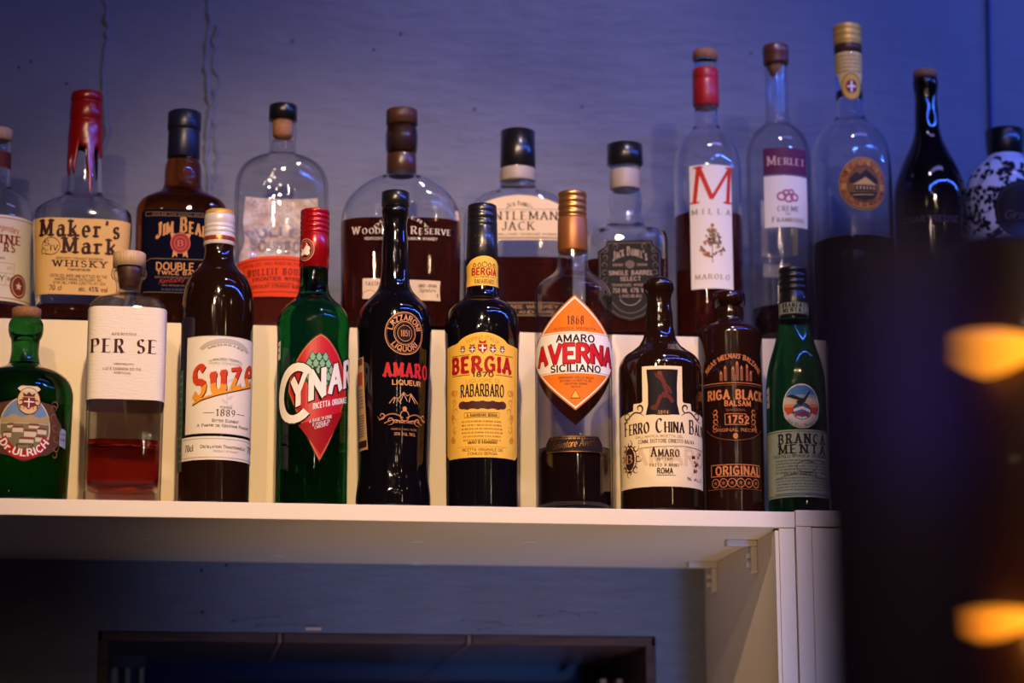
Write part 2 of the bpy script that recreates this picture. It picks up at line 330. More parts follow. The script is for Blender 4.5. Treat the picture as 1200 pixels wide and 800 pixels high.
# ------------------------------------------------------------------ bottle builder (profiles in photo pixels, turned into metres)
_SEC = {}
def section(ratio, n):
    key = (round(ratio, 2), round(n, 1))
    if key not in _SEC:
        pts = []; N = 160
        for i in range(N+1):
            t = -PI/2+PI*i/N     # front (-y) to back, right side
            c, s = math.cos(t), math.sin(t)
            pts.append((abs(c)**(2/key[1]), math.copysign(abs(s)**(2/key[1]), s)*key[0]))
        L = [0]
        for a, b in zip(pts, pts[1:]): L.append(L[-1]+math.hypot(b[0]-a[0], b[1]-a[1]))
        _SEC[key] = (pts, L)
    return _SEC[key]
def catmull(P, sub=5):
    """smooth curve through the profile, tangents weighted by chord length so it never folds back"""
    out = []; D = [max(1e-6, math.hypot(b[0]-a[0], b[1]-a[1])) for a, b in zip(P, P[1:])]
    S_ = [[(b[j]-a[j])/d for j in range(4)] for (a, b), d in zip(zip(P, P[1:]), D)]
    def tan(i):
        if i == 0: return S_[0]
        if i == len(P)-1: return S_[-1]
        w0, w1 = D[i], D[i-1]
        return [(S_[i-1][j]*w0+S_[i][j]*w1)/(w0+w1) for j in range(4)]
    for i in range(len(P)-1):
        p, q, d = P[i], P[i+1], D[i]; lin = p[4] or q[4] or d > 45; m0, m1 = tan(i), tan(i+1)
        for k in range(sub):
            t = k/sub; r = []
            for j in range(4):
                if j < 2 and not lin:
                    r.append((2*t**3-3*t*t+1)*p[j]+(t**3-2*t*t+t)*d*m0[j]+(-2*t**3+3*t*t)*q[j]+(t**3-t*t)*d*m1[j])
                else: r.append(p[j]+(q[j]-p[j])*t)
            if out and r[0] <= out[-1][0]: r[0] = out[-1][0]+.02
            out.append(tuple(r))
    out.append(tuple(P[-1][:4]))
    return out
BASEZ = {'front': 0.0, 'back': 0.2324}
class Bottle:
    def __init__(b, name, label, cat, xb, row, Y, prof, body=(1.0, 2.0), turn=0.0, group=None, z0=None, desc_body='glass_body'):
        """prof: (photo y, half width[, ratio, n, sharp]) from the top down to the base"""
        b.Y = Y; b.z0 = BASEZ[row] if z0 is None else z0
        P = at(xb, 588 if row == 'front' else 385, Y); lo, hi = P.x-.05, P.x+.05
        for _ in range(30):    # world x whose base lands on xb
            m = (lo+hi)/2
            if px_of(Vector((m, Y, b.z0)))[0] < xb: lo = m
            else: hi = m
        b.x = lo; b.root = bpy.data.objects.new(name, None); C.objects.link(b.root); b.root.empty_display_size = .02
        b.root.location = (b.x, Y, b.z0); b.rz = math.atan2(CAM.x-b.x, Y-CAM.y)+math.radians(turn); b.root.rotation_euler = (0, 0, b.rz)
        tag(b.root, label, cat, group)
        bx, by, d = px_of(Vector((b.x, Y, b.z0+.1))); b.s = F_PX/d; b.base = px_of(Vector((b.x, Y, b.z0)))[1]
        b.turn = turn
        rows = []
        for p in prof:
            y, h = p[0], p[1]; ra = p[2] if len(p) > 2 else 1.0; n = p[3] if len(p) > 3 else 2.0; sh = p[4] if len(p) > 4 else 0
            rows.append((y, h, ra, n, sh))
        hb, ra, n = rows[-1][1], rows[-1][2], rows[-1][3]
        rows = [r for r in rows if r[0] < b.base-6]
        rows += [(b.base-5, hb, ra, n, 1), (b.base-2, hb-.7, ra, n, 1), (b.base-.5, hb-2.2, ra, n, 1), (b.base, hb-4.5, ra, n, 1)]
        b.prof = catmull(rows); b.ys = [r[0] for r in b.prof]
    def z(b, v):
        """height above the base of the photo row v, measured in the bottle's own upright plane"""
        c = getattr(b, '_zc', None)
        if c is None:
            c = b._zc = []
            for i in range(0, 90):
                zz = -0.02+i*.006; c.append((px_of(Vector((b.x, b.Y, b.z0+zz)))[1], zz))
        lo, hi = 0, len(c)-1
        while hi-lo > 1:
            m = (lo+hi)//2
            if c[m][0] > v: lo = m
            else: hi = m
        (a, za), (d, zb) = c[lo], c[hi]
        return za+(zb-za)*(v-a)/(d-a)
    def at(b, v):
        i = bisect_right(b.ys, v)
        if i == 0: return b.prof[0]
        if i >= len(b.ys): return b.prof[-1]
        p, q = b.prof[i-1], b.prof[i]; t = (v-p[0])/max(1e-6, q[0]-p[0])
        return tuple(p[k]+(q[k]-p[k])*t for k in range(4))
    def axis(b, v): return px_of(Vector((b.x, b.Y, b.z0+b.z(v))))[0]
    def U(b, x, v):
        """photo x on the visible front -> arc length in px"""
        _, h, ra, n = b.at(v); t = (x-b.axis(v))/h; t = max(-.999, min(.999, t))
        pts, L = section(ra, n); a = abs(t)
        for i in range(len(pts)//2+1):
            if pts[i][0] >= a: break
        p, q = pts[max(i-1, 0)], pts[i]; k = (a-p[0])/max(1e-9, q[0]-p[0])
        return math.copysign((L[max(i-1, 0)]+(L[i]-L[max(i-1, 0)])*k)*h, t)
    def surf(b, u, v, lift):
        _, h, ra, n = b.at(v); pts, L = section(ra, n); a = abs(u)/h
        T = 2*L[-1]; a = a % T; sg = 1 if u >= 0 else -1
        if a > L[-1]: a = T-a; sg = -sg
        i = min(max(bisect_right(L, a), 1), len(L)-1)
        p, q = pts[i-1], pts[i]; k = (a-L[i-1])/max(1e-9, L[i]-L[i-1])
        X_, Y_ = p[0]+(q[0]-p[0])*k, p[1]+(q[1]-p[1])*k
        nx, ny = q[1]-p[1], -(q[0]-p[0]); m = math.hypot(nx, ny) or 1
        return Vector(((sg*(X_*h+nx/m*lift))/b.s, (Y_*h+ny/m*lift)/b.s, b.z(v)))
    def rings(b, bm, prof, N=56, flip=False, captop=True, capbot=True, off=0.0, frac=0.0):
        R = []
        for (v, h, ra, n) in prof:
            h = max(.2, h+off); ring = []
            for k in range(N):
                t = 2*PI*k/N; c, s_ = math.cos(t), math.sin(t)
                ring.append(bm.verts.new((math.copysign(abs(c)**(2/n), c)*h/b.s, math.copysign(abs(s_)**(2/n), s_)*h*ra/b.s, b.z(v))))
            R.append(ring)
        fs = []
        for q, r in zip(R, R[1:]):
            for k in range(N): fs.append(bm.faces.new((r[k], r[(k+1) % N], q[(k+1) % N], q[k])))
        if captop: fs.append(bm.faces.new(R[0]))
        if capbot: fs.append(bm.faces.new(R[-1][::-1]))
        if flip:
            for f in fs: f.normal_flip()
    def body(b, mat, hollow=0.0, name='glass_body', foot=6.0, top=None):
        bm = bmesh.new(); b.rings(bm, b.prof)
        if hollow:
            top = b.prof[0][0]+1.0 if top is None else top
            inner = [(v, h-hollow, ra, n) for (v, h, ra, n) in b.prof if top < v < b.base-foot-2]
            hb, ra, n = inner[-1][1:]
            inner += [(b.base-foot-1, hb-1, ra, n), (b.base-foot, hb-4, ra, n)]
            b.rings(bm, inner, flip=True); b.inner = inner
        o = link(name, bm, mat, b.root, True); b.glass = o
        return o
    def liquid(b, mat, level, name='liquid', off=.35):
        L = [p for p in b.inner if p[0] > level]; a = b.at(level)
        hol = b.at(L[0][0])[1]-L[0][1]
        L = [(level, a[1]-hol, a[2], a[3])]+L
        L[-1] = (L[-1][0]+.4,)+L[-1][1:]
        bm = bmesh.new(); b.rings(bm, L, off=off)
        return link(name, bm, mat, b.root, True)
    def lathe(b, name, prof, mat, parent=None, label=None, N=48, ratio=1.0, n=2.0, smooth=True, sub=1):
        pr = []
        for i, p in enumerate(prof): pr.append((p[0], p[1], ratio, n))
        bm = bmesh.new(); b.rings(bm, pr, N)
        if smooth: 
            for e in bm.edges:
                if len(e.link_faces) == 2 and e.calc_face_angle(0) > math.radians(38): e.smooth = False
        o = link(name, bm, mat, parent or b.root, smooth)
        if label: o['label'] = label
        return o
class Print:
    """flat print or paper on a bottle: shapes in (arc px, photo row), cut fine enough to follow the glass"""
    def __init__(p, b, base=0.35):
        p.b = b; p.base = base; p.bm = bmesh.new(); p.mats = []
    def mi(p, m):
        if m not in p.mats: p.mats.append(m)
        return p.mats.index(m)
    def poly(p, pts, mat, layer=0):
        try: f = p.bm.faces.new([p.bm.verts.new((q[0], q[1], layer)) for q in pts])
        except ValueError: return
        f.material_index = p.mi(mat)
    def X(p, x, v): return p.b.U(x, v)
    def rect(p, x0, x1, v0, v1, mat, layer=0, raw=False):
        vm = (v0+v1)/2
        if not raw: x0, x1 = p.X(x0, vm), p.X(x1, vm)
        p.poly([(x0, v0), (x1, v0), (x1, v1), (x0, v1)], mat, layer)
    def frame(p, u0, u1, v0, v1, wd, mat, layer=1):
        p.poly([(u0, v0), (u1, v0), (u1, v0+wd), (u0, v0+wd)], mat, layer); p.poly([(u0, v1-wd), (u1, v1-wd), (u1, v1), (u0, v1)], mat, layer)
        p.poly([(u0, v0), (u0+wd, v0), (u0+wd, v1), (u0, v1)], mat, layer); p.poly([(u1-wd, v0), (u1, v0), (u1, v1), (u1-wd, v1)], mat, layer)
    def disc(p, u, v, ru, rv, mat, layer=1, n=28): p.poly([(u+ru*math.cos(2*PI*k/n), v+rv*math.sin(2*PI*k/n)) for k in range(n)], mat, layer)
    def ring(p, u, v, ru, rv, wd, mat, layer=1, a0=0, a1=360, n=40):
        for k in range(n):
            a, c = math.radians(a0+(a1-a0)*k/n), math.radians(a0+(a1-a0)*(k+1)/n)
            p.poly([(u+ru*math.cos(a), v-rv*math.sin(a)), (u+ru*math.cos(c), v-rv*math.sin(c)),
                    (u+(ru-wd)*math.cos(c), v-(rv-wd)*math.sin(c)), (u+(ru-wd)*math.cos(a), v-(rv-wd)*math.sin(a))], mat, layer)
    def line(p, pts, wd, mat, layer=1, taper=False):
        pts = [Vector(q) for q in pts]; L = []
        for i, q in enumerate(pts):
            d = (pts[min(i+1, len(pts)-1)]-pts[max(i-1, 0)]).normalized(); w_ = wd*(1 if not taper else max(.15, math.sin(PI*(i+.5)/len(pts))))
            nn = Vector((-d.y, d.x))*w_/2; L.append((q+nn, q-nn))
        for (a, b_), (c, d) in zip(L, L[1:]): p.poly([a, b_, d, c], mat, layer)
    def curl(p, u, v, r, a0, turns, wd, mat, layer=1, sx=1):
        n = 18; p.line([(u+sx*r*(1-.75*k/n)*math.cos(a0+turns*2*PI*k/n), v+r*(1-.75*k/n)*math.sin(a0+turns*2*PI*k/n)) for k in range(n+1)], wd, mat, layer, True)
    def star(p, u, v, r, mat, layer=1, n=5, k=.42, rot=-PI/2):
        p.poly([(u+(r if i % 2 == 0 else r*k)*math.cos(rot+i*PI/n), v+(r if i % 2 == 0 else r*k)*math.sin(rot+i*PI/n)) for i in range(2*n)], mat, layer)
    def leaf(p, u, v, l, w_, a, mat, layer=1):
        ca, sa = math.cos(a), math.sin(a); q = [(0, 0), (.3, .5), (.65, .42), (1, 0), (.65, -.42), (.3, -.5)]
        p.poly([(u+ca*x*l-sa*y*w_, v+sa*x*l+ca*y*w_) for x, y in q], mat, layer)
    def text(p, s, u0, u1, v, h, mat, font=SANS, layer=1, arch=0, smallcaps=False, gap=None, hgrow=0, slant=0, split=None):
        """s set between arc positions u0..u1 on baseline v (number or (left,right)), letter height h"""
        P, W = text_polys(s, font, smallcaps, gap); k = (u1-u0)/W
        q_ = max(.6, min(1.6, (h/k)**.7))      # keep the weight of the stems when letters are set narrow or wide
        if abs(q_-1) > .04: P, W = text_polys(s, (font[0]*q_,)+tuple(font[1:]), smallcaps, gap); k = (u1-u0)/W
        va, vb = v if isinstance(v, tuple) else (v, v); qs = P
        for q in qs:
            if split and not isinstance(q, tuple):
                e = lambda a, b_, t: a+(b_-a)*t
                for i in range(6): qs.append((e(q[0], q[3], i/6), e(q[1], q[2], i/6), e(q[1], q[2], (i+1)/6), e(q[0], q[3], (i+1)/6)))
                continue
            pts = []
            for c in q:
                t = c.x/W; hh = h*(1+hgrow*(t-.5)*2)
                pts.append((u0+(c.x+slant*c.y)*k, va+(vb-va)*t-arch*(1-(2*t-1)**2)-c.y*hh))
            if split and sum(a[1] for a in pts)/4 > split[0]+(split[1]-split[0])*(pts[0][0]-u0)/(u1-u0): p.poly(pts, split[2], layer)
            else: p.poly(pts, mat, layer)
    def xtext(p, s, x0, x1, v, h, mat, font=SANS, **k):
        vm = sum(v)/2 if isinstance(v, tuple) else v
        p.text(s, p.X(x0, vm), p.X(x1, vm), v, h, mat, font, **k)
    def ctext(p, s, u, v, r, h, mat, font=SANS, layer=1, mid=0, span=None, bottom=False, smallcaps=False, ky=1.0):
        P, W = text_polys(s, font, smallcaps); k = h if span is None else math.radians(span)*r/W
        for q in P:
            pts = []
            for c in q:
                a = (c.x-W/2)*k/r+math.radians(mid); y = c.y*h
                if bottom: pts.append((u+(r-y)*math.sin(a), v+(r-y)*math.cos(a)*ky))
                else: pts.append((u+(r+y)*math.sin(a), v-(r+y)*math.cos(a)*ky))
            p.poly(pts, mat, layer)
    def micro(p, u0, u1, v, h, mat, layer=1):
        """a line of print too small to read"""
        rnd = random.Random(int(u0*7+v*13)); x = u0
        while x < u1-1:
            wl = rnd.uniform(1.2, 4.5); e = min(x+wl, u1)
            y = x
            while y < e-.3:
                p.poly([(y, v-h), (y+.45, v-h), (y+.45, v), (y, v)], mat, layer)
                if rnd.random() < .6: p.poly([(y, v-h*rnd.choice((1, .55, .15))), (y+.8, v-h*.5), (y+.8, v-h*.35), (y, v-h*.1)], mat, layer)
                y += .95
            x = e+1.0
    def done(p, name, parent=None, label=None, stepu=4.0, stepv=8.0):
        bm = p.bm
        if not bm.verts: bm.free(); return None
        us = [v.co.x for v in bm.verts]; vs = [v.co.y for v in bm.verts]
        k = math.ceil(min(us)/stepu)
        while k*stepu < max(us):
            bmesh.ops.bisect_plane(bm, geom=bm.verts[:]+bm.edges[:]+bm.faces[:], dist=1e-4, plane_co=(k*stepu, 0, 0), plane_no=(1, 0, 0)); k += 1
        if stepv:
            k = math.ceil(min(vs)/stepv)
            while k*stepv < max(vs):
                bmesh.ops.bisect_plane(bm, geom=bm.verts[:]+bm.edges[:]+bm.faces[:], dist=1e-4, plane_co=(0, k*stepv, 0), plane_no=(0, 1, 0)); k += 1
        for v in bm.verts: v.co = p.b.surf(v.co.x, v.co.y, p.base+v.co.z*.13)
        o = link(name, bm, p.mats, parent or p.b.root)
        if label: o['label'] = label
        return o
def label_and_print(b, outline, mat, base=.35, name='label', stepv=8.0, label=None):
    """paper with the given outline; returns the paper object and a Print for what is printed on it"""
    pp = Print(b, base); pp.poly(outline, mat, 0); o = pp.done(name, None, label, 3.0, stepv)
    return o, Print(b, base+.12)
def arc_pts(u, v, ru, rv, a0, a1, n=24):
    return [(u+ru*math.cos(math.radians(a0+(a1-a0)*k/n)), v-rv*math.sin(math.radians(a0+(a1-a0)*k/n))) for k in range(n+1)]
def ridges(y0, y1, h, n, amp=.7, top=True):
    out = [(y0, h-1.8), (y0+.6, h-.5)] if top else []
    st = (y1-y0-1.2)/n
    for i in range(n):
        a = y0+1.2+i*st
        out += [(a, h), (a+st*.55, h), (a+st*.7, h-amp), (a+st*.85, h-amp)]
    out.append((y1, h))
    return out

# ================================================================== THE SETTING
SH_T, WALL_Y, RISER_Y, RISER_H, END_X = 0.018, 0.396, 0.1586, 0.2324, 0.368
LEFT_X = -1.15
# window opening in the wall below the shelf
wl, wr = at(115, 744, WALL_Y), at(768, 740, WALL_Y)
wx0, wx1, wz = wl.x, wr.x, (wl.z+wr.z)/2
bm = bmesh.new()
for (x0, x1, z0, z1) in ((-2.2, 2.2, wz, 2.0), (-2.2, wx0, -1.6, wz), (wx1, 2.2, -1.6, wz), (wx0, wx1, -1.6, -0.95)):
    box_bm(x0, x1, WALL_Y, WALL_Y+.30, z0, z1, bm=bm)
wall = link('wall_back', bm, wallm); tag(wall, 'blue-grey painted plaster wall with brush marks behind the bottles', kind='structure')
def ridge(px0, pxs, amp, r, name='plaster_crack'):
    rnd = random.Random(px0); pts = []; rr = []
    for (x, y) in pxs:
        q = at(x+rnd.uniform(-amp, amp), y, WALL_Y+r*.15); pts.append(q); rr.append(r*rnd.uniform(.5, 1.3))
    return link(name, tube_bm(pts, rr, 6), wallm, wall, True)
ridge(1, [(123+3*math.sin(y*.045), y) for y in range(-30, 170, 7)]+[(120-2*k, 172+k*6) for k in range(5)], 1.8, .0046)
ridge(2, [(243+2*math.sin(y*.06), y) for y in range(-30, 245, 7)], 1.8, .0042)
ridge(5, [(252+3*math.sin(y*.08), y) for y in range(30, 240, 6)], 3.0, .0032)
for k, (xa, ya, xb, yb) in enumerate([(270, 728, 330, 722), (300, 733, 372, 731), (540, 727, 590, 731), (630, 722, 700, 718), (655, 716, 680, 722), (560, 738, 600, 733)]):
    ridge(20+k, [(xa+(xb-xa)*t/8, ya+(yb-ya)*t/8) for t in range(9)], .8, .0014, 'paint_chip')
chip = at(367, 737, WALL_Y); link('bare_chip', box_bm(chip.x-.010, chip.x+.010, WALL_Y-.003, WALL_Y+.01, chip.z-.0015, chip.z+.0025, .0008), ink((225, 195, 165)), wall)
for (x, y) in [(236, 668), (265, 662), (237, 717), (22, 79), (36, 72), (78, 98), (343, 48), (438, 58), (556, 128), (470, 40), (682, 125), (880, 62)]:
    q = at(x, y, WALL_Y); bm = bmesh.new(); bmesh.ops.create_icosphere(bm, subdivisions=1, radius=.0028)
    for v in bm.verts: v.co = Vector((v.co.x, v.co.y*.4, v.co.z*1.2))*.75+Vector((q.x, WALL_Y, q.z))
    link('paint_speck', bm, ink((56, 50, 64)), wall)
# reveal of the window
win = bpy.data.objects.new('window_1', None); C.objects.link(win); win.location = ((wx0+wx1)/2, WALL_Y, wz)
tag(win, 'deep window opening with brown boarded head and dark panes under the shelf', kind='structure')
def inwin(name, bm, m, par=win):
    o = link(name, bm, m, par); 
    if par is win: o.matrix_parent_inverse = Matrix.Translation(win.location).inverted()
    return o
DY = .34
xs = [wx0, at(328, 740, WALL_Y).x, at(550, 740, WALL_Y).x, wx1]
for a, b_ in zip(xs, xs[1:]):
    inwin('head_board', box_bm(a+.004, b_-.004, WALL_Y+.002, WALL_Y+DY, wz-.012, wz-.0005, .001), revealwood)
for a in xs[1:3]:
    inwin('joint_strip', box_bm(a-.0025, a+.0025, WALL_Y+.002, WALL_Y+DY, wz-.0125, wz-.001), principled('joint_wood', S(130, 95, 75), .6))
inwin('jamb_board', box_bm(wx0+.0005, wx0+.012, WALL_Y+.002, WALL_Y+DY, -.95, wz-.012), revealwood)
inwin('jamb_board', box_bm(wx1-.012, wx1-.0005, WALL_Y+.002, WALL_Y+DY, -.95, wz-.012), revealwood)
glass_dark = principled('night_pane', (0.006, 0.008, 0.035), 0.12, coat=1)
inwin('pane', box_bm(wx0+.05, wx1-.012, WALL_Y+DY-.02, WALL_Y+DY-.01, -.95, wz-.012), glass_dark)
for (a, wd) in ((.012, .008), (.030, .006), (.048, .006)):
    inwin('sash_bar', box_bm(wx0+a, wx0+a+wd, WALL_Y+.20, WALL_Y+.23, -.95, wz-.030, .001), palewood)
inwin('sash_rail', box_bm(wx0+.012, wx0+.056, WALL_Y+.20, WALL_Y+.23, wz-.030, wz-.0125, .001), revealwood)
inwin('sash_pane', box_bm(wx0+.013, wx0+.050, WALL_Y+.214, WALL_Y+.218, -.95, wz-.03), principled('teal_pane', (0.012, 0.03, 0.05), .15, coat=1))
for a in (.020, .042):
    inwin('sash_bar', box_bm(wx1-a-.008, wx1-a, WALL_Y+.12, WALL_Y+.15, -.95, wz-.045, .001), palewood)
# blue cable on the wall
a, b_ = at(1158, -30, WALL_Y-.004), at(1164, 262, WALL_Y-.004)
cb = link('wall_cable', tube_bm([a+(b_-a)*t/10 for t in range(11)], .0032, 10), principled('blue_cable', (0.008, 0.03, 0.16), .4), None, True)
tag(cb, 'thin dark blue cable running down the wall above the patterned bottle', 'cable')

# the rest of the bar room, behind and around the camera
roomm = principled('dark_room_paint', (0.035, 0.028, 0.04), .7)
for nm, bx_ in (('wall_front', (-2.2, 2.2, -4.6, -4.4, -1.6, 2.0)), ('wall_left', (-2.4, -2.2, -4.6, WALL_Y+.3, -1.6, 2.0)), ('wall_right', (2.2, 2.4, -4.6, WALL_Y+.3, -1.6, 2.0)),
                ('ceiling', (-2.4, 2.4, -4.6, WALL_Y+.3, 2.0, 2.1)), ('floor', (-2.4, 2.4, -4.6, WALL_Y+.3, -1.7, -1.6))):
    tag(link(nm, box_bm(*bx_), roomm), None, kind='structure')
# ---- shelf unit
def carc(name, x0, x1, z_off, label, bevel=.0008):
    r = bpy.data.objects.new(name, None); C.objects.link(r); tag(r, label, 'shelf unit', 'white shelf units'); return r
unit = carc('shelf_unit', LEFT_X, END_X, 0, 'long white shelf unit carrying the row of bottles, underside bare')
link('shelf_board', box_bm(LEFT_X, END_X, 0, WALL_Y-.001, -SH_T, 0, .0009), laminate, unit)
link('side_panel', box_bm(END_X-SH_T, END_X-.0006, .0015, WALL_Y-.001, -1.6, -SH_T-.0003, .0006), laminate, unit)
link('side_panel', box_bm(LEFT_X, LEFT_X+SH_T, .0015, WALL_Y-.001, -1.6, -SH_T-.0003, .0006), laminate, unit)
# thin strip along the panel edge, and two angle brackets under the board
link('edge_strip', box_bm(END_X-SH_T-.0045, END_X-SH_T-.0003, .003, .02, -1.6, -SH_T-.003, .0005), laminate, unit)
brm = principled('grey_white_plastic', S(205, 195, 185), .4)
for (yy) in (.105, .318):
    bx = END_X-SH_T
    br = link('corner_bracket', box_bm(bx-.036, bx-.0002, yy, yy+.016, -SH_T-.0075, -SH_T-.0002, .0012), brm, unit)
    link('bracket_arm', box_bm(bx-.0078, bx-.0003, yy, yy+.016, -SH_T-.038, -SH_T-.0076, .0012), brm, br)
    for dz in (-.016, -.026):
        bm2 = box_bm(bx-.013, bx-.0077, yy+.004, yy+.012, -SH_T+dz-.005, -SH_T+dz, .0006); link('bracket_rib', bm2, brm, br)
for (x, y) in ((172, 631), (326, 651), (488, 634), (488, 660), (620, 634)):    # pale screw covers under the board
    d = FW*F_PX+RT*(x-600)-UP*(y-400); q = CAM+d*((-SH_T-CAM.z)/d.z)
    bm = bmesh.new(); bmesh.ops.create_cone(bm, cap_ends=True, segments=16, radius1=.0090, radius2=.0086, depth=.0006, matrix=Matrix.Translation((q.x, q.y, -SH_T-.0004)))
    link('screw_cover', bm, principled('cover_white', S(250, 244, 232), .4), unit)
unit2 = carc('shelf_unit', END_X, 1.3, .002, 'second white shelf unit beside the first, at its right end')
link('top_board', box_bm(END_X+.001, 1.3, 0.0, WALL_Y-.001, -.016, .0022, .0009), laminate, unit2)
link('side_panel', box_bm(END_X+.0012, END_X+.019, .001, WALL_Y-.001, -1.6, -.0163, .0006), laminate, unit2)
link('door_panel', box_bm(END_X+.0195, 1.0, .001, .019, -1.6, -.0175, .001), laminate, unit2)
riser = link('display_riser', box_bm(LEFT_X, 1.15, RISER_Y, WALL_Y-.002, .0026, RISER_H, .0012), bumpy(principled('cream_laminate', S(228, 210, 176), .45), 25, .05))
tag(riser, 'white box step raising the back row of bottles on the shelf', 'riser')
rest = 1

# ================================================================== FRONT ROW
FY = 0.062
GF, GB = 'bottles in the front row on the shelf', 'bottles in the back row on the riser'
K_ = ink((28, 18, 20)); RED = ink((168, 22, 22)); GOLD = ink((196, 142, 78), 1); TAN = ink((186, 140, 92))
WHITE = ink((238, 232, 220)); BRN = ink((74, 30, 24)); BRICK = ink((130, 34, 30))

# 1 green flask, oval landscape label -------------------------------------------------
b = Bottle('amaro_bottle', 'round-shouldered green bottle with wooden stopper and oval landscape label', 'bottle', 22, 'front', FY,
           [(374, 17), (376, 18.5), (395, 18.6), (398, 17), (402, 16.5), (420, 17), (427, 19), (432, 27), (437, 41), (444, 50), (453, 55.5), (463, 58), (520, 57), (583, 55)], group=GF)
b.body(green_deep, 0)
b.lathe('stopper', [(361.5, 15.5), (362.5, 17), (373.5, 17)], cork)
cu = b.U(29, 505)
badge, p = label_and_print(b, [(cu+46*math.cos(t)*(1+.05*math.sin(9*t)), 514-36*math.sin(t)*(1+.06*math.cos(8*t))-3) for t in [2*PI*k/60 for k in range(60)]], ink((92, 58, 40)), name='ornate_border')
for s_ in (-1, 1):
    for k in range(7):
        a = -1.1+k*.42; p.curl(cu+s_*(37+2*math.sin(k)), 512-30*math.sin(a), 6, a*2, .9, 1.1, ink((140, 96, 60)), 1, s_)
p.disc(cu, 511, 30, 36, ink((205, 190, 165)), 2, 40)
p.poly(arc_pts(cu, 511, 28.5, 34.5, 20, 160, 20), ink((110, 140, 175)), 3)
p.poly([(cu-28, 505)]+[(cu-28+k*4, 497+2*math.sin(k*1.3)) for k in range(15)]+[(cu+28, 505)], ink((176, 150, 105)), 4)
p.poly([(cu-28, 506), (cu+28, 506), (cu+28, 517), (cu+24, 526), (cu+15, 535), (cu-15, 535), (cu-24, 526), (cu-28, 517)], ink((120, 112, 78)), 4)
for (du, v, w_, h) in [(-24, 522, 9, 5), (-14, 516, 12, 5), (-1, 521, 14, 6), (14, 517, 11, 5), (-6, 528, 16, 4), (12, 526, 13, 5), (-20, 511, 8, 3), (4, 511, 12, 3)]:
    p.rect(cu+du, cu+du+w_, v-h, v, ink((214, 198, 170)), 5, True)
    p.poly([(cu+du-1, v-h), (cu+du+w_+1, v-h), (cu+du+w_-1, v-h-2.5), (cu+du+1, v-h-2.5)], ink((128, 62, 44)), 6)
p.poly(arc_pts(cu, 511, 30, 36.5, 200, 340, 26)+arc_pts(cu, 511, 22, 25, 340, 200, 26), RED, 7)
p.ctext("Dr.ULRICH", cu, 510.5, 32.5, 7.5, WHITE, BOLD, 9, 0, 118, bottom=True)
p.rect(cu-9, cu+10, 529, 535.5, ink((60, 52, 50)), 8, True); p.text('AMARO', cu-7.5, cu+8.5, 534.3, 4, TAN, SANS, 9)
p.disc(cu+3, 480, 13, 15.5, ink((222, 190, 140)), 9); p.ring(cu+3, 480, 13, 15.5, .8, BRICK, 10)
p.poly([(cu-10, 466), (cu-6, 463), (cu+12, 463), (cu+16, 466), (cu+12, 469.5), (cu-6, 469.5)], ink((225, 208, 175)), 10)
p.poly([(cu-4, 476), (cu+10, 476), (cu+10, 484), (cu+3, 490), (cu-4, 484)], BRICK, 11); p.line([(cu+3, 477), (cu+3, 488)], 1.4, WHITE, 12); p.line([(cu-3, 481), (cu+9, 481)], 1.4, WHITE, 12)
p.poly([(cu-3, 475), (cu-4, 470.5), (cu, 473), (cu+3, 469.5), (cu+6, 473), (cu+10, 470.5), (cu+9, 475)], ink((90, 50, 35)), 12)
for s_ in (-1, 1): p.curl(cu+3+s_*9, 481, 4.5, 0, 1, 1.6, ink((90, 50, 35)), 12, s_); p.curl(cu+3+s_*8, 487, 3.5, 2, 1, 1.4, ink((90, 50, 35)), 12, s_)
p.done('lettering', badge)
o, p = label_and_print(b, [(b.U(68, 510), 506), (b.U(68, 510)+13, 508), (b.U(68, 510)+13, 529), (b.U(68, 510), 527)], ink((150, 160, 175)), name='side_label', label='small pale blue side label')
p.micro(b.U(68, 510)+1, b.U(68, 510)+12, 514, 2, ink((70, 80, 110))); p.micro(b.U(68, 510)+1, b.U(68, 510)+12, 521, 3, ink((70, 80, 110))); p.done('lettering', o)

# 2 square clear bottle with white wrap -----------------------------------------------
sq = (1.0, 5.5)
b = Bottle('aperitif_bottle', 'square clear bottle with pale wooden stopper, wide white wrap and a little red liquid', 'bottle', 142.5, 'front', FY,
           [(314, 19), (316, 20), (326, 20), (328, 17), (334, 15), (343, 15, 1, 2.1), (350, 28, 1, 2.6), (356, 39, 1, 3.6), (366, 45, *sq), (376, 45.5, *sq), (480, 45.2, *sq), (583, 44.5, *sq)], group=GF)
b.body(thin, 3.2, foot=22, top=316); b.liquid(redliq, 521)
b.lathe('stopper', [(297, 18.3), (298, 19.4), (313, 19.4)], stopwood)
b.lathe('stopper_plug', [(313, 14), (316, 14.5), (336, 11.3), (338, 10)], darkcork)
Lp = 4*section(1.0, 5.5)[1][-1]*45.3/2/2
pp = Print(b, .45); pp.poly([(-Lp+2, 369), (Lp-2, 369), (Lp-2, 476), (-Lp+2, 476)], wovenpaper); wrap = pp.done('paper_wrap', None, None, 2.5)
p = Print(b, .7)
p.xtext('APERITIVO', 131, 159, 402.5, 2.8, BRN, SERIF); p.xtext('PER SE', 109, 181, 422.5, 15.5, ink((70, 22, 26)), DIDOT)
p.xtext('VERMELHO', 133, 156, 436.5, 1.9, BRN, SANS); p.xtext('LUZ E ESSENCIA DO SUL', 121, 165, 442.5, 2.6, BRN, SANS); p.xtext('PORTUGAL', 134, 153, 447, 2.2, BRN, SANS)
p.done('lettering', wrap)

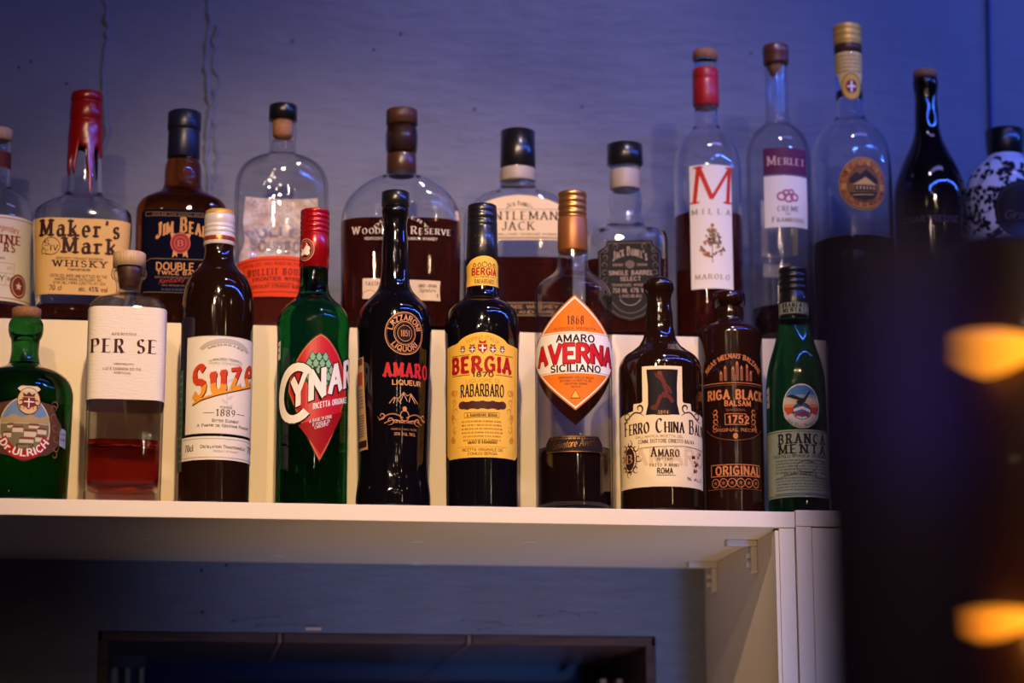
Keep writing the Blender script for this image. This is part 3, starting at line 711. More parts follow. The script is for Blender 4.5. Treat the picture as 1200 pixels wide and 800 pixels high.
# 3 dark bottle, white striped cap -----------------------------------------------------
b = Bottle('liqueur_bottle', 'dark bottle with white striped cap and white label in red and orange letters', 'bottle', 249.5, 'front', FY,
           [(286, 17.5), (300, 17.6), (309, 20), (318, 27), (325, 33.5), (336, 39), (352, 42), (366, 42.6), (583, 41.5)], group=GF)
b.body(brown_glass)
cap = b.lathe('screw_cap', [(247.5, 15), (248.5, 16.6), (252, 17.4), (253.5, 17.4)], gold, None, 'gold rim of the white cap')
b.lathe('cap_skirt', [(253, 17.6), (256, 18.1), (263, 18.1), (264, 17.4), (265.5, 17.4), (266, 18.3), (268.5, 18.3), (269, 17.6), (270, 17.6), (271, 18.4), (274, 18.4), (274.5, 17.7), (275.5, 17.7), (276.5, 18.5), (288, 18.6), (289, 18)], whitecap)
for pr in b.prof: pass
pk = Print(b, 1.35); pk.rect(-26, 26, 279.5, 284.5, ink((150, 50, 30)), 0, True); pk.text('DEPUIS 1889', -8, 14, 284, 3.8, GOLD, SERIF, 2); pk.text('SUZE', -24, -14, 284, 3.8, GOLD, SERIF, 2)
pk.done('cap_band')
c0, hw = b.U(264, 480), 51
o, p = label_and_print(b, [(c0-hw, 402), (c0+hw, 402), (c0+hw, 515), (c0-hw, 515)], paper, name='label')
g = ink((150, 142, 132)); OR = ink((232, 150, 40)); RR = ink((205, 62, 28))
p.ring(c0, 425, 36, 20, 5.5, ink((188, 180, 168)), 1, 25, 155, 26); p.ctext('MEDAILLES', c0, 431, 31, 3, g, BOLD, 2, 0, 80, ky=.58)
p.ctext('GRAND PRIX EXPOSITION', c0, 452, 38, 3, g, SANS, 1, 0, 62, ky=.6)
p.text('PARIS 1889', c0-15, c0+15, 431, 2.4, g, SANS); p.text('HORS CONCOURS', c0-20, c0+20, 435, 2.2, g, SANS)
for k in range(9):
    p.leaf(c0+2, 470-k*5+20, 9, 3.4, -.6 if k % 2 else PI+.6, ink((212, 204, 192)), 1)
p.line([(c0+2, 494), (c0+1, 446)], 1.0, ink((205, 197, 186)), 1)
ul, ur = b.U(227.5, 460), b.U(292, 450)
for (dx, dy, m_, ly) in ((1.0, .8, ink((50, 20, 14)), 2), (0, 0, RR, 3)):
    p.text('Suze', ul+dx, ur+dx+2, (475+dy, 452+dy), 33, m_, (.22, .14, .04, .26), layer=ly, hgrow=-.10, split=(463, 446, OR if ly == 3 else m_))
p.line([(ul-1, 482), (ul+10, 476.5), (ur+2, 456)], 1.6, ink((50, 20, 14)), 2); p.line([(ul-1, 480.5), (ul+10, 475), (ur+2, 454.5)], 2.2, OR, 4)
p.text('FONDEE', c0-6, c0+8, 485.5, 2.2, K_, SANS); p.text('1889', c0-10.5, c0+11.5, 494.5, 7.5, ink((52, 44, 42)), SERIF)
p.line([(c0-26, 491), (c0-13, 491)], .6, K_); p.line([(c0+14, 491), (c0+27, 491)], .6, K_)
p.text('Bitter Element', c0-15, c0+17, 501.5, 3.3, K_, SANS, smallcaps=True); p.text('A Partir de Gentiane Fraiche', c0-33, c0+34, 507, 3.3, K_, SANS, smallcaps=True)
p.frame(c0-hw, c0+hw, 402, 515, .6, ink((170, 160, 150)), 1)
p.done('lettering', o)
o, p = label_and_print(b, [(c0-58, 518), (c0+58, 518), (c0+58, 545), (c0-58, 545)], paper, name='lower_label')
p.frame(c0-56, c0+56, 520.5, 542.5, .5, ink((140, 128, 115)), 1)
p.text('70cl', c0-50, c0-38, 534.5, 7, K_, NARROW); p.text('70', c0+34, c0+46, 533, 7, K_, NARROW); p.text('Distillation Traditionnelle', c0-28, c0+28, 531.5, 3.4, K_, SANS, smallcaps=True)
p.text('PRODUCT OF FRANCE', c0-13, c0+17, 536.2, 2, g, SANS); p.done('lettering', o)
o, p = label_and_print(b, [(-63, 438), (-46, 438), (-46, 556), (-63, 556)], ink((74, 104, 78)), name='back_label', label='green back label edge')
for k in range(12): p.micro(-61, -48, 446+9*k, 3, ink((170, 180, 150)))
p.done('lettering', o)

# 4 green bottle, red diamond ----------------------------------------------------------
b = Bottle('amaro_bottle', 'green bottle with red screw cap and red diamond label showing an artichoke', 'bottle', 364, 'front', FY,
           [(300, 16.5), (325, 16.8), (339, 17.6), (346, 19.7), (353, 25.5), (359.6, 33), (369, 40), (380, 43), (395, 42.6), (420, 42.3), (583, 42)], group=GF)
b.body(green)
b.lathe('screw_cap', ridges(247, 277, 17.4, 5, .8), redcap)
b.lathe('neck_sleeve', [(277, 16.9), (278, 17.4), (315, 17.6), (315.3, 16.8)], redcap)
pm = Print(b, 1.0); um = b.U(360, 296)
pm.disc(um-2, 296, 11, 13, ink((30, 16, 18)), 0); pm.ring(um-2, 296, 11, 13, 1.0, ink((190, 150, 110)), 1); pm.ring(um-2, 296, 8.6, 10.4, .5, ink((190, 150, 110)), 1)
for (du, dv, r_) in [(-4, -3, 3.4), (0, -5, 3.2), (3, -1, 3.2), (-2, 2, 3.8), (3, 4, 2.8), (-5, 4, 2.6)]: pm.disc(um-2+du, 296+dv, r_, r_, WHITE, 2, 10)
pm.poly([(um-9, 293), (um-3, 286), (um, 290), (um-5, 296)], RED, 3)
pm.done('sleeve_medallion', None, 'round black and white medallion')
c0 = b.U(375, 470)
def dia(k, top=398, bot=548, hwid=40, mid=465):
    pts = []
    for i in range(13):
        t = i/12; pts.append((c0+hwid*k*math.sin(t*PI/2)**.9, top+(mid-top)*(1-k)*.8+(mid-top)*(1-(1-k)*.8)*(1-math.cos(t*PI/2))**.62 if i else top+(1-k)*(mid-top)*.8))
    for i in range(1, 13):
        t = i/12; bb = bot-(1-k)*(bot-mid)*.8; pts.append((c0+hwid*k*(1-t)**.93, mid+(bb-mid)*t))
    L = [(2*c0-x, y) for x, y in pts[1:-1]]
    return pts+L[::-1]
o, p = label_and_print(b, dia(1), ink((60, 22, 16)), name='diamond_label')
p.poly(dia(.965), ink((196, 130, 70)), 0); p.poly(dia(.935), redp, 1)
p.poly([(c0-25, 505), (c0+32, 486), (c0+1, 539)], ink((150, 12, 16)), 2)
au, av = c0-2, 443
p.disc(au, av, 18, 21, ink((34, 78, 50)), 2, 30)
for r_ in range(5):
    for k in range(-2, 3):
        uu = au+k*7.4+(3.7 if r_ % 2 else 0); vv = av+13-r_*7.5
        if ((uu-au)/17)**2+((vv-av-1)/20)**2 < 1:
            p.poly([(uu, vv-6.5), (uu+4.2, vv), (uu+2, vv+5), (uu-2, vv+5), (uu-4.2, vv)], ink((38, 70, 46)), 3+r_)
            p.poly([(uu, vv-5.3), (uu+3.3, vv), (uu+1.5, vv+4.2), (uu-1.5, vv+4.2), (uu-3.3, vv)], ink((134, 182, 140)), 3.5+r_)
p.line([(au, av+20), (au+2, av+32)], 5, ink((60, 110, 70)), 3)
for (ly, ex, m_) in ((9, .07, ink((38, 20, 16))), (10, 0.0, ink((242, 232, 214)))):
    f_ = (.24+ex*1.6, .20+ex*1.6, 0, .24)
    uC = b.U(331.5, 465); 
    p.line([(uC+21+q[0], q[1]) for q in [(21*math.cos(math.radians(a)), 468-30*math.sin(math.radians(a))-4*math.cos(math.radians(a))) for a in range(42, 322, 14)]], 9.5+ex*40, m_, ly)
    p.text('YNAR', b.U(345, 470)-1, b.U(406, 455)+4, (484, 452), 29, m_, f_, layer=ly, hgrow=-.06)
p.text('RICETTA ORIGINALE', b.U(367, 484), b.U(404, 474), (487, 474.5), 6, WHITE, (.2, .18, 0, .26), layer=9)
p.text('A BASE DI ERBE', c0-12, c0+14, (503, 495.5), 3, WHITE, SANS, layer=9); p.text('E FOGLIE DI', c0-8, c0+11, (506.5, 501), 3, WHITE, SANS, layer=9); p.text('CARCIOFO', c0-6, c0+9, (510, 505), 3, WHITE, SANS, layer=9)
p.done('lettering', o)
o, p = label_and_print(b, [(-54, 405), (-46.5, 404), (-46.5, 425), (-54, 426)], WHITE, name='side_label'); p.micro(-53, -47, 412, 3, K_); p.micro(-53, -47, 419, 3, K_); p.done('lettering', o)

# 5 black bottle, copper print ---------------------------------------------------------
b = Bottle('liqueur_bottle', 'black waisted bottle with copper round emblem, red lettering and mountain drawing', 'bottle', 460.5, 'front', FY,
           [(243, 13.5), (245, 15.6), (253, 16), (256, 15.2), (290, 15.8), (325, 17), (335, 18.6), (342, 22), (353, 32), (364, 40.4), (380, 43.6), (410, 43.3), (470, 41.6), (535, 40), (562, 41), (583, 43.6)], group=GF)
b.body(black_glass)
b.lathe('stopper', [(225.5, 15), (226.5, 16.6), (242, 16.8), (243.5, 15)], blackcap)
p = Print(b, .15); cu = b.U(474.5, 399); cp = ink((200, 136, 84), 0); cp2 = ink((160, 104, 66))
p.ring(cu, 399, 24, 25, 1.1, cp); p.ring(cu, 399, 22, 23, .5, cp2); p.ring(cu, 399, 13.5, 14, .9, cp); p.ring(cu, 399, 11.8, 12.3, .4, cp2); p.disc(cu, 399, 8.5, 9, ink((34, 18, 14)), 1); p.ring(cu, 399, 9, 9.5, .6, cp)
p.ctext('LAZZARONI', cu, 399, 15.4, 5.8, cp, BOLD, 1, 0, 150); p.ctext('LIQUORI', cu, 399, 20.9, 5.8, cp, BOLD, 1, 0, 100, bottom=True); p.text('1851', cu-5, cu+5.4, 402.4, 6.5, cp, NARROW, 2)
for (dx, m_, ly) in ((.6, ink((120, 50, 40)), 1), (0, ink((196, 40, 40)), 2)):
    p.text('AMARO', b.U(450.5, 445)+dx, b.U(499, 445)+dx, 448.5+dx, 14.8, m_, (.24, .14, .08, .22), layer=ly)
p.xtext('LIQUEUR', 460, 492, 458.3, 5.2, ink((214, 150, 80)), BOLD)
q = [(456, 480), (462, 473), (466, 475), (473, 467), (477, 471), (481, 468), (489, 479)]
p.line([(b.U(x, y), y) for x, y in q], 1.1, cp); 
for (x, y, x2, y2) in [(473, 468, 469, 478), (473, 469, 477, 477), (481, 469, 479, 478), (481, 470, 486, 479), (463, 474, 461, 480), (466, 476, 470, 480)]: p.line([(b.U(x, y), y), (b.U(x2, y2), y2)], .8, ink((216, 170, 120)))
cc = b.U(474, 495)
for s_ in (-1, 1):
    p.line([(cc+s_*x, 498-6*math.sin(x*.11)) for x in range(2, 32, 2)], 1.5, cp2); p.curl(cc+s_*27, 494, 5, 0, 1.1, 1.3, cp, 1, s_); p.curl(cc+s_*17, 500, 5, 1, 1.1, 1.1, cp, 1, s_)
    p.line([(cc+s_*x, 503-4*math.sin(x*.13)) for x in range(2, 26, 2)], .8, cp)
p.ring(cc, 494, 5.5, 6.5, .9, cp); p.disc(cc, 486, 2.6, 3, cp); p.text('SINCE 1851', cc-13, cc+13, 502.5, 3.0, cp, SANS, 2)
p.text('ORIGINAL FAMILY RECIPE', cc-16, cc+16, 510.5, 2.0, cp2, SANS); p.text('25% VOL 70CL', cc-12, cc+14, 516.5, 3.0, cp, SANS)
p.done('printed_design')
uL = -b.at(470)[1]*1.02
o, p = label_and_print(b, [(-60, 423), (-42, 423), (-39, 470), (-33, 531), (-58, 531)], ink((198, 160, 120)), name='back_label')
p.rect(-58, -44, 424, 432, ink((120, 60, 40)), 1, True); p.rect(-57, -35, 520, 528, ink((60, 30, 24)), 1, True); p.rect(-58, -44, 440, 455, ink((176, 70, 40)), 1, True)
for k in range(9): p.rect(-56, -40, 490+k*3, 491.2+k*3, ink((100, 90, 90)), 1, True)
for k in range(6): p.micro(-57, -42, 462+k*4, 2, K_)
p.done('lettering', o)

# 6 black bottle, yellow arch labels ---------------------------------------------------
b = Bottle('amaro_bottle', 'black bottle with two arched yellow labels, one on its neck', 'bottle', 565, 'front', FY,
           [(286, 17), (300, 18.4), (340, 19.2), (346, 20.2), (351, 22.7), (358, 32.6), (367.5, 40.5), (380, 43.5), (420, 43.3), (583, 42)], group=GF)
b.body(black_glass)
b.lathe('screw_cap', [(241, 15.5), (242, 17.2), (250, 17.6), (251, 17), (252, 17.8), (258, 17.8), (259, 17), (260, 18), (266, 18.1), (267, 17.5), (268, 18.3), (291, 18.6), (306, 18.8), (307, 18.2)], blackcap)
pk = Print(b, 1.3); pk.rect(-27, 27, 276.2, 277.2, GOLD, 0, True); pk.rect(-27, 27, 288, 289, GOLD, 0, True); pk.text('BERGIA DAL', -9, 15, 285, 4.4, ink((205, 150, 90)), BOLD, 1)
pk.done('cap_band')
n0 = b.U(568, 322)
out = [(n0-27, 338.5), (n0-27, 314)]+[(n0-22+44*k/14, 312-8*math.sin(PI*k/14)**.8) for k in range(15)]+[(n0+27, 314), (n0+27, 338.5)]
o, p = label_and_print(b, out, yellow, .6, 'neck_label', 3)
p.text('BERGIA', n0-15, n0+15, 326, 7.5, RED, BOLD); p.text('1870', n0-5, n0+5, 329.5, 2, K_, SANS); p.line([(n0-13, 328.7), (n0-6.5, 328.7)], .4, K_); p.line([(n0+6.5, 328.7), (n0+13, 328.7)], .4, K_)
p.text('RABARBARO', n0-11.5, n0+11.5, 336.3, 5, K_, (.12, .1, 0, .2)); 
for k, s_ in enumerate((2.2, 2.4, 3.4, 2.4, 2.2)): p.ring(n0-12+6*k, 315-(.8 if k == 2 else 0), s_, s_, .8, ink((110, 60, 40)), 1, n=10); p.disc(n0-12+6*k, 315-s_, .8, .8, ink((110, 60, 40)), 1, 6)
p.frame(n0-50, n0-50.1, 1, 2, .1, K_) if False else None
p.done('lettering', o)
c0 = b.U(565.5, 470); H = 53
out = [(c0-H, 537), (c0-H, 412), (c0-34, 410)]+[(c0-31+62*k/20, 409-10.5*math.sin(PI*k/20)**.75) for k in range(21)]+[(c0+34, 410), (c0+H, 412), (c0+H, 537), (c0+H-7, 542.5), (c0-H+7, 542.5)]
o, p = label_and_print(b, out, yellow)
og = ink((206, 138, 44)); BB = ink((40, 20, 22))
p.ctext('TORINO ITALIA', c0, 442, 35.5, 4, og, SANS, 1, 0, 62)
for k, s_ in enumerate((3.2, 3.8, 5.4, 3.8, 3.2)):
    uu = c0-24+12*k; vv = 418-(1.5 if k == 2 else 0); m_ = RED if k == 2 else ink((120, 56, 40))
    p.poly([(uu-s_, vv-s_*.8), (uu+s_, vv-s_*.8), (uu+s_, vv+s_*.3), (uu, vv+s_*1.2), (uu-s_, vv+s_*.3)], m_, 1); p.line([(uu, vv-s_*.7), (uu, vv+s_*.9)], s_*.3, WHITE, 2); p.line([(uu-s_*.8, vv), (uu+s_*.8, vv)], s_*.3, WHITE, 2)
    p.poly([(uu-s_*.7, vv-s_), (uu-s_*.8, vv-s_*1.7), (uu, vv-s_*1.3), (uu+s_*.8, vv-s_*1.7), (uu+s_*.7, vv-s_)], m_, 1)
p.line([(c0-41, 424), (c0-14, 424)], .5, BB); p.line([(c0+14, 424), (c0+41, 424)], .5, BB)
p.xtext('BERGIA', 532, 597, 443.5, 16.5, RED, (.28, .22, .05, .22)); p.xtext('1870', 554, 577.5, 449.5, 5, BB, BOLD)
p.line([(c0-40, 447), (c0-15, 447)], .6, BB); p.line([(c0+15, 447), (c0+40, 447)], .6, BB)
p.xtext('LIQUORE DI', 547, 585, 456, 4, og, SANS); p.xtext('RABARBARO', 541, 589.5, 472, 13.5, BB, (.17, .12, .02, .17))
for k in range(9): p.disc(c0-24+6*k, 482+(.6 if k % 2 else -.4), 5.6, 4.6, ink((84, 42, 30)), 1, 14)
p.rect(c0-24, c0+24, 478, 486, ink((74, 36, 28)), 1.5, True)
p.frame(c0-22, c0+20, 490.5, 496.5, .5, ink((120, 70, 30)), 1); p.text('IL RABARBARO BERGIA', c0-18, c0+17, 495, 2.8, BB, BOLD)
for k in range(6): p.micro(c0-25+(2 if k > 3 else 0), c0+24-(2 if k > 3 else 0), 502+k*4.3, 2.2, ink((140, 84, 36)))
p.text('AMARO DI RABARBARO', c0-17, c0+17, 526.5, 2.6, BB, BOLD); p.line([(c0-30, 530), (c0+30, 530)], .4, og)
p.text('RICETTA ORIGINALE DEI', c0-24, c0+24, 535, 3, ink((110, 60, 30)), SANS); p.text('CONIUGI BERGIA', c0-17, c0+17, 539.6, 3, ink((110, 60, 30)), SANS)
for s_ in (-1, 1):
    p.line([(c0+s_*38+2*math.sin(k*.7), 462+k*4.4) for k in range(15)], .8, og)
    for k in range(6): p.curl(c0+s_*(35+2*(k % 2)), 466+k*11, 4.5, k, 1, 1.3, og, 1, s_)
    for v_ in (466, 494, 520): p.disc(c0+s_*39, v_, 3.6, 3.6, ink((216, 140, 50)), 1, 8)
    p.line([(c0+s_*45.5, 416), (c0+s_*45.5, 532)], .5, og)
p.done('lettering', o)

# 7 clear bottle, orange diamond -------------------------------------------------------
b = Bottle('amaro_bottle', 'clear bottle with bronze cap and orange and white diamond label, dark liquid low inside', 'bottle', 673.5, 'front', FY,
           [(290, 16.5), (300, 17.4), (310, 18.6), (316, 20), (321, 24), (327, 32), (334, 41), (343, 45.6), (356, 46), (583, 45)], group=GF)
b.body(thin, 2.6, foot=8, top=294); b.liquid(darkliq, 528)
b.lathe('screw_cap', ridges(226, 256, 17.2, 4, 1.0), bronze); b.lathe('cap_sleeve', [(256.5, 17.0), (258, 17.7), (294, 18.0), (296, 17.4)], bumpy(principled('brown_foil', S(150, 92, 48), .4, .5), 500, .3, .0003))
pk = Print(b, 1.0); pk.text('AVERNA', -14, 5, (282, 279.5), 6, ink((190, 36, 26)), BOLD, 1); pk.done('sleeve_lettering')
c0 = b.U(674, 430)
def d2(k, cx=c0, hw=67, top=355, bot=489, mid=424, rnd=1.0):
    pts = []
    for (sx, sy) in ((1, -1), (1, 1), (-1, 1), (-1, -1)):
        for i in range(10):
            t = i/9 if (sx*sy < 0) else i/9
            q = t if sy < 0 else 1-t
            if sx < 0: q = 1-q if False else q
            ww = hw*k*(1-(1-q)**1.18)
            yy = mid+sy*(1-q)*((mid-top) if sy < 0 else (bot-mid))*k
            pts.append((cx+sx*ww, yy))
    # order: right top->mid, right mid->bottom, left bottom->mid, left mid->top
    R1 = sorted(pts[0:10], key=lambda a: a[1]); R2 = sorted(pts[10:20], key=lambda a: a[1]); L2 = sorted(pts[20:30], key=lambda a: -a[1]); L1 = sorted(pts[30:40], key=lambda a: -a[1])
    seq = []
    for a in R1+R2+L2+L1:
        if not seq or abs(a[0]-seq[-1][0])+abs(a[1]-seq[-1][1]) > .01: seq.append(a)
    if abs(seq[0][0]-seq[-1][0])+abs(seq[0][1]-seq[-1][1]) < .01: seq.pop()
    return seq
o, p = label_and_print(b, d2(1), ink((196, 112, 44)), name='diamond_label')
p.poly(d2(.965), ink((240, 225, 205)), 0); p.poly(d2(.93), orangep, 1)
Dm = [(u_, v_) for u_, v_ in d2(.985)]
def band(v0, v1, m_, ly, k=.965):
    def half(v):
        t = abs(v-424)/((424-355) if v < 424 else (489-424))/k; q = 1-min(1, t); return 67*k*(1-(1-q)**1.18)
    L = [v0+(v1-v0)*i/12 for i in range(13)]
    p.poly([(c0+half(v), v) for v in L]+[(c0-half(v), v) for v in L[::-1]], m_, ly)
band(398, 446, ink((240, 230, 214)), 2); band(399.2, 400, ink((200, 170, 140)), 3, .95); band(444, 444.8, ink((200, 170, 140)), 3, .95)
p.xtext('1868', 665.5, 683.5, 389.5, 9.5, BRN, SERIF); p.text('AUTENTICA SPECIALITA', c0-25, c0+25, 395.5, 2.5, ink((120, 56, 20)), SANS, 2)
p.xtext('AMARO', 653, 695.5, 409.5, 7.8, K_, BOLD, layer=3)
p.xtext('AVERNA', 632.5, 715, (434.2, 434.2), 20, ink((120, 20, 20)), (.31, .27, 0, .0), layer=3, arch=1.2); p.xtext('AVERNA', 633, 714, (433.4, 433.4), 18.6, ink((196, 30, 34)), (.26, .22, 0, .05), layer=4, arch=1.2)
p.xtext('SICILIANO', 646.5, 702.5, 443.8, 7.4, K_, BOLD, layer=3)
p.text('ORIGINARIO DELLA SICILIA', c0-20, c0+22, 452, 2.2, BRN, SANS, 2); p.text('SECONDO LA RICETTA DEL', c0-18, c0+20, 455.6, 2.2, BRN, SANS, 2); p.text('SALVATORE AVERNA', c0-12, c0+14, 459.2, 2.2, BRN, SANS, 2); p.text('SICILIA', c0-5, c0+6, 462.6, 2.0, BRN, SANS, 2)
p.poly([(c0, 466), (c0+4.5, 474), (c0-4.5, 474)], ink((240, 180, 60)), 3); p.line([(c0-5.5, 475), (c0, 465), (c0+5.5, 475), (c0-5.5, 475)], .6, BRN, 4)
p.done('lettering', o)
# back label seen through the glass
back = section(1, 2)[1][-1]*46; pb = Print(b, .3)
pb.poly([(x-c0-back+0, v) for x, v in [(q[0], q[1]+1) for q in d2(1.0)]], ink((120, 48, 18))); pb.done('back_label', None, None, 3)
o2 = Print(b, .35); o2.poly([(-30, 518), (30, 518), (36, 527), (36, 537), (-36, 537), (-36, 527)], ink((30, 20, 20))); lo = o2.done('lower_label', None, None, 3)
p = Print(b, .5); p.text('Salvatore Averna', -26, 28, (533, 528), 8, GOLD, (.09, .07, 0, .14), slant=.3); p.micro(-28, 28, 522, 1.8, GOLD); p.line([(-30, 518.8), (30, 518.8)], .6, GOLD); p.line([(-34, 536), (34, 536)], .6, GOLD); p.done('lettering', lo)

# 8 squat dark bottle, antique label -----------------------------------------------------
b = Bottle('amaro_bottle', 'squat dark brown bottle with cream antique label stepped up to a dark picture', 'bottle', 776, 'front', FY,
           [(328, 14.5), (331, 17.4), (341, 17.6), (344, 16), (346, 15.2), (370, 16), (386, 17), (398, 20), (405, 24.5), (412, 33), (419.5, 43), (429, 48), (440, 49), (583, 48)], group=GF)
b.body(brown_glass)
b.lathe('cap', [(326.2, 12), (327, 14), (328.4, 14.6)], blackcap)
c0 = b.U(777, 500)
def lx(x, v): return b.U(x, v)
W0, W1 = c0-66, c0+66
out = [(c0-24, 438), (c0+24, 438), (c0+24, 478), (c0+26, 480), (c0+36, 480), (c0+37, 488), (W1, 492), (W1, 577), (W0, 577), (W0, 492), (c0-37, 488), (c0-36, 480), (c0-26, 480), (c0-24, 478)]
o, p = label_and_print(b, out, sepia)
p.poly([(c0-18.5, 442), (c0+18.5, 442), (c0+17, 460), (c0+17, 482), (c0+20, 494), (c0-20, 494), (c0-17, 482), (c0-17, 460)], ink((22, 12, 16)), 1)
for (pts, wd) in (([(-3, 448), (1, 456), (5, 468), (0, 474)], 5), ([(-1, 470), (8, 474), (12, 480)], 4.5), ([(-2, 472), (-6, 482), (-9, 488)], 4), ([(2, 458), (8, 464), (10, 470)], 2.5), ([(-2, 454), (-7, 450), (-8, 446)], 2)):
    p.line([(c0+x, v) for x, v in pts], wd, ink((96, 34, 26)), 2)
p.disc(c0-3, 447.5, 3, 3.4, ink((120, 48, 32)), 2, 10); p.disc(c0-10, 486, 4, 3, ink((90, 36, 24)), 2, 10)
p.rect(c0-7.5, c0+8.5, 488.5, 494.5, ink((60, 30, 22)), 3, True); p.text('1894', c0-5, c0+6, 493.6, 4, TAN, SERIF, 4)
for s_ in (-1, 1):
    p.curl(c0+s_*28, 486, 6, .6, 1.1, 2.0, BRN, 1, s_); p.line([(c0+s_*(22+k*3), 495-5*math.sin(k*.45)) for k in range(12)], 1.8, BRN, 1, True); p.curl(c0+s_*48, 494, 6, 2.5, 1.1, 1.8, BRN, 1, s_)
p.xtext('Ferro China Baliva', 734, 824.5, (515.5, 515.5), 15.5, ink((44, 18, 20)), (.19, .07, .05, .16), smallcaps=True, arch=1)
p.xtext("DALL'ANTICA RICETTA DEL", 746, 800, 520.3, 2.6, ink((140, 100, 70)), SANS); p.xtext('COMM. DOTTORE ERNESTO BALIVA', 749, 812, 526.5, 4, BRN, NARROW)
pa = ink((214, 184, 140)); p.text('AMARO', c0-34, c0+60, 551, 18, pa, (.24, .2, 0, .2), 1); 
p.xtext('Amaro', 764, 794.5, 542.5, 10.5, ink((50, 20, 22)), (.19, .08, .06, .2), smallcaps=True, layer=3); p.xtext('BITTER', 770.5, 788, 546.8, 2.8, BRN, SANS, layer=3); p.xtext('FATTO A MANO', 762.5, 795, 553.8, 3.2, BRN, SERIF, layer=3)
p.xtext('ROMA', 771, 788, 562, 6, ink((44, 18, 20)), (.2, .15, 0, .2), layer=3); p.line([(c0-8, 564), (c0+14, 564)], .5, BRN, 3); p.xtext('33% ALC.', 799, 821, 568.5, 3, BRN, SANS, layer=3)
p.line([(c0-28, 532), (c0+28, 530), (c0+60, 532)], .5, BRN, 2)
mu = b.U(739, 543); p.disc(mu, 543, 8, 13, ink((54, 28, 22)), 2); p.ring(mu, 543, 11, 16, 1.0, BRN, 3); p.text('B', mu-4, mu+4, 548, 10, TAN, DIDOT, 4)
for k in range(8): a = k*PI/4; p.curl(mu+13*math.cos(a), 543+17*math.sin(a), 5, a, 1, 1.6, BRN, 1)
for k in range(11): p.leaf(b.U(814, 545)+random.Random(k).uniform(-7, 9), 537+k*2.2, 5, 3.4, k*1.7, BRN if k % 2 else ink((150, 90, 40)), 2)
p.line([(W0+3, 497), (W0+3, 573)], .5, BRN, 2)
p.done('lettering', o)

# 9 brown-black bottle with copper print -------------------------------------------------
b = Bottle('balsam_bottle', 'brown-black straight bottle with flat round shoulder and copper printing', 'bottle', 860, 'front', FY+.026,
           [(360, 15.5), (368, 16.5), (376, 16.8), (379.5, 20), (382, 27), (386, 34), (392, 37.6), (400, 38), (583, 37.2)], group=GF)
b.body(stoneware)
b.lathe('cap', [(343.5, 17), (344.5, 18.8), (357, 19), (358, 16.8), (361, 16.6)], stoneware)
p = Print(b, .15); c0 = b.U(861, 470); cp = ink((196, 118, 62)); cq = ink((130, 76, 44))
p.ctext('RIGAS MELNAIS BALZAMS', c0, 471, 44, 5, cp, BOLD, 1, 0, 100, ky=1.0)
for (du, h_) in ((-17, 8), (-12, 14), (-3, 13), (2, 19), (7, 14), (14, 16), (19, 9)): p.rect(c0+du, c0+du+3.4, 453-h_, 453, cq, 1, True); p.poly([(c0+du, 453-h_), (c0+du+3.4, 453-h_), (c0+du+1.7, 449-h_)], cp, 1)
p.ring(c0, 452, 36, 30, .6, cq, 1, 12, 168); p.line([(c0-42, 455.5), (c0+42, 455.5)], .7, cp); p.line([(c0-42, 458), (c0+42, 458)], .4, cq)
p.xtext('RIGA BLACK', 831, 891.5, 474, 10, cp, (.26, .21, .03, .22)); p.xtext('BALSAM', 850, 879, 482, 5.8, cp, BOLD)
p.text('TRADITIONAL', c0-11, c0+13, 488, 2.4, cq, SANS)
p.frame(c0-12, c0+13.5, 491, 504, .7, cp); p.xtext('1752', 854, 877, 501.8, 8, cp, BOLD)
for s_ in (-1, 1):
    for k in range(4): p.curl(c0+s_*24, 488+k*6, 4, k, 1.1, 1.2, cp, 1, s_)
p.text('ORIGINAL RECIPE', c0-27, c0+29, 511.5, 3.4, cp, SANS); p.ring(c0, 500, 40, 22, .6, cq, 1, 200, 340); p.disc(c0, 517, 3, 3.4, cp, 1, 8)
p.frame(c0-31, c0+32, 549.5, 563.5, .8, cp); p.xtext('ORIGINAL', 840, 889, 561.5, 9.4, cp, (.24, .2, .03, .28))
for k in range(6): p.ring(c0-25+10*k, 571, 5, 5.4, .7, cp, 1, n=16); p.star(c0-25+10*k, 571, 3, cq, 1)
p.line([(c0-36, 578), (c0+36, 578)], .5, cq)
p.done('printed_design')

# 10 green bottle, eagle oval ------------------------------------------------------------
b = Bottle('mint_liqueur_bottle', 'green bottle with black cap, sunset eagle oval and silver-grey lettered label', 'bottle', 937, 'front', FY,
           [(340, 15.5), (356, 16.6), (372, 17), (382, 18.4), (395, 21.5), (408, 25.5), (422, 30), (438, 33.6), (452, 35.2), (500, 35.6), (583, 35.2)], group=GF)
b.body(green_deep)
b.lathe('screw_cap', ridges(315, 345, 17.2, 4, .7)+[(357, 17.6), (372, 17.8), (373, 17)], blackcap)
pk = Print(b, 1.15); pk.rect(-27, 27, 357.5, 370.5, silverp, 0, True); tagl = pk.done('cap_label'); pk = Print(b, 1.3)
pk.text('BRANCA', -13, 9, 363, 4.6, K_, SLAB); pk.text('MENTA', -12, 8, 369, 4.6, K_, SLAB); pk.frame(12, 25, 359, 369.5, .6, K_); pk.done('lettering', tagl)
c0 = b.U(940, 482)
o, p = label_and_print(b, [(c0+22.5*math.cos(t), 482+26*math.sin(t)) for t in [2*PI*k/36 for k in range(36)]], ink((226, 214, 190)), name='eagle_badge')
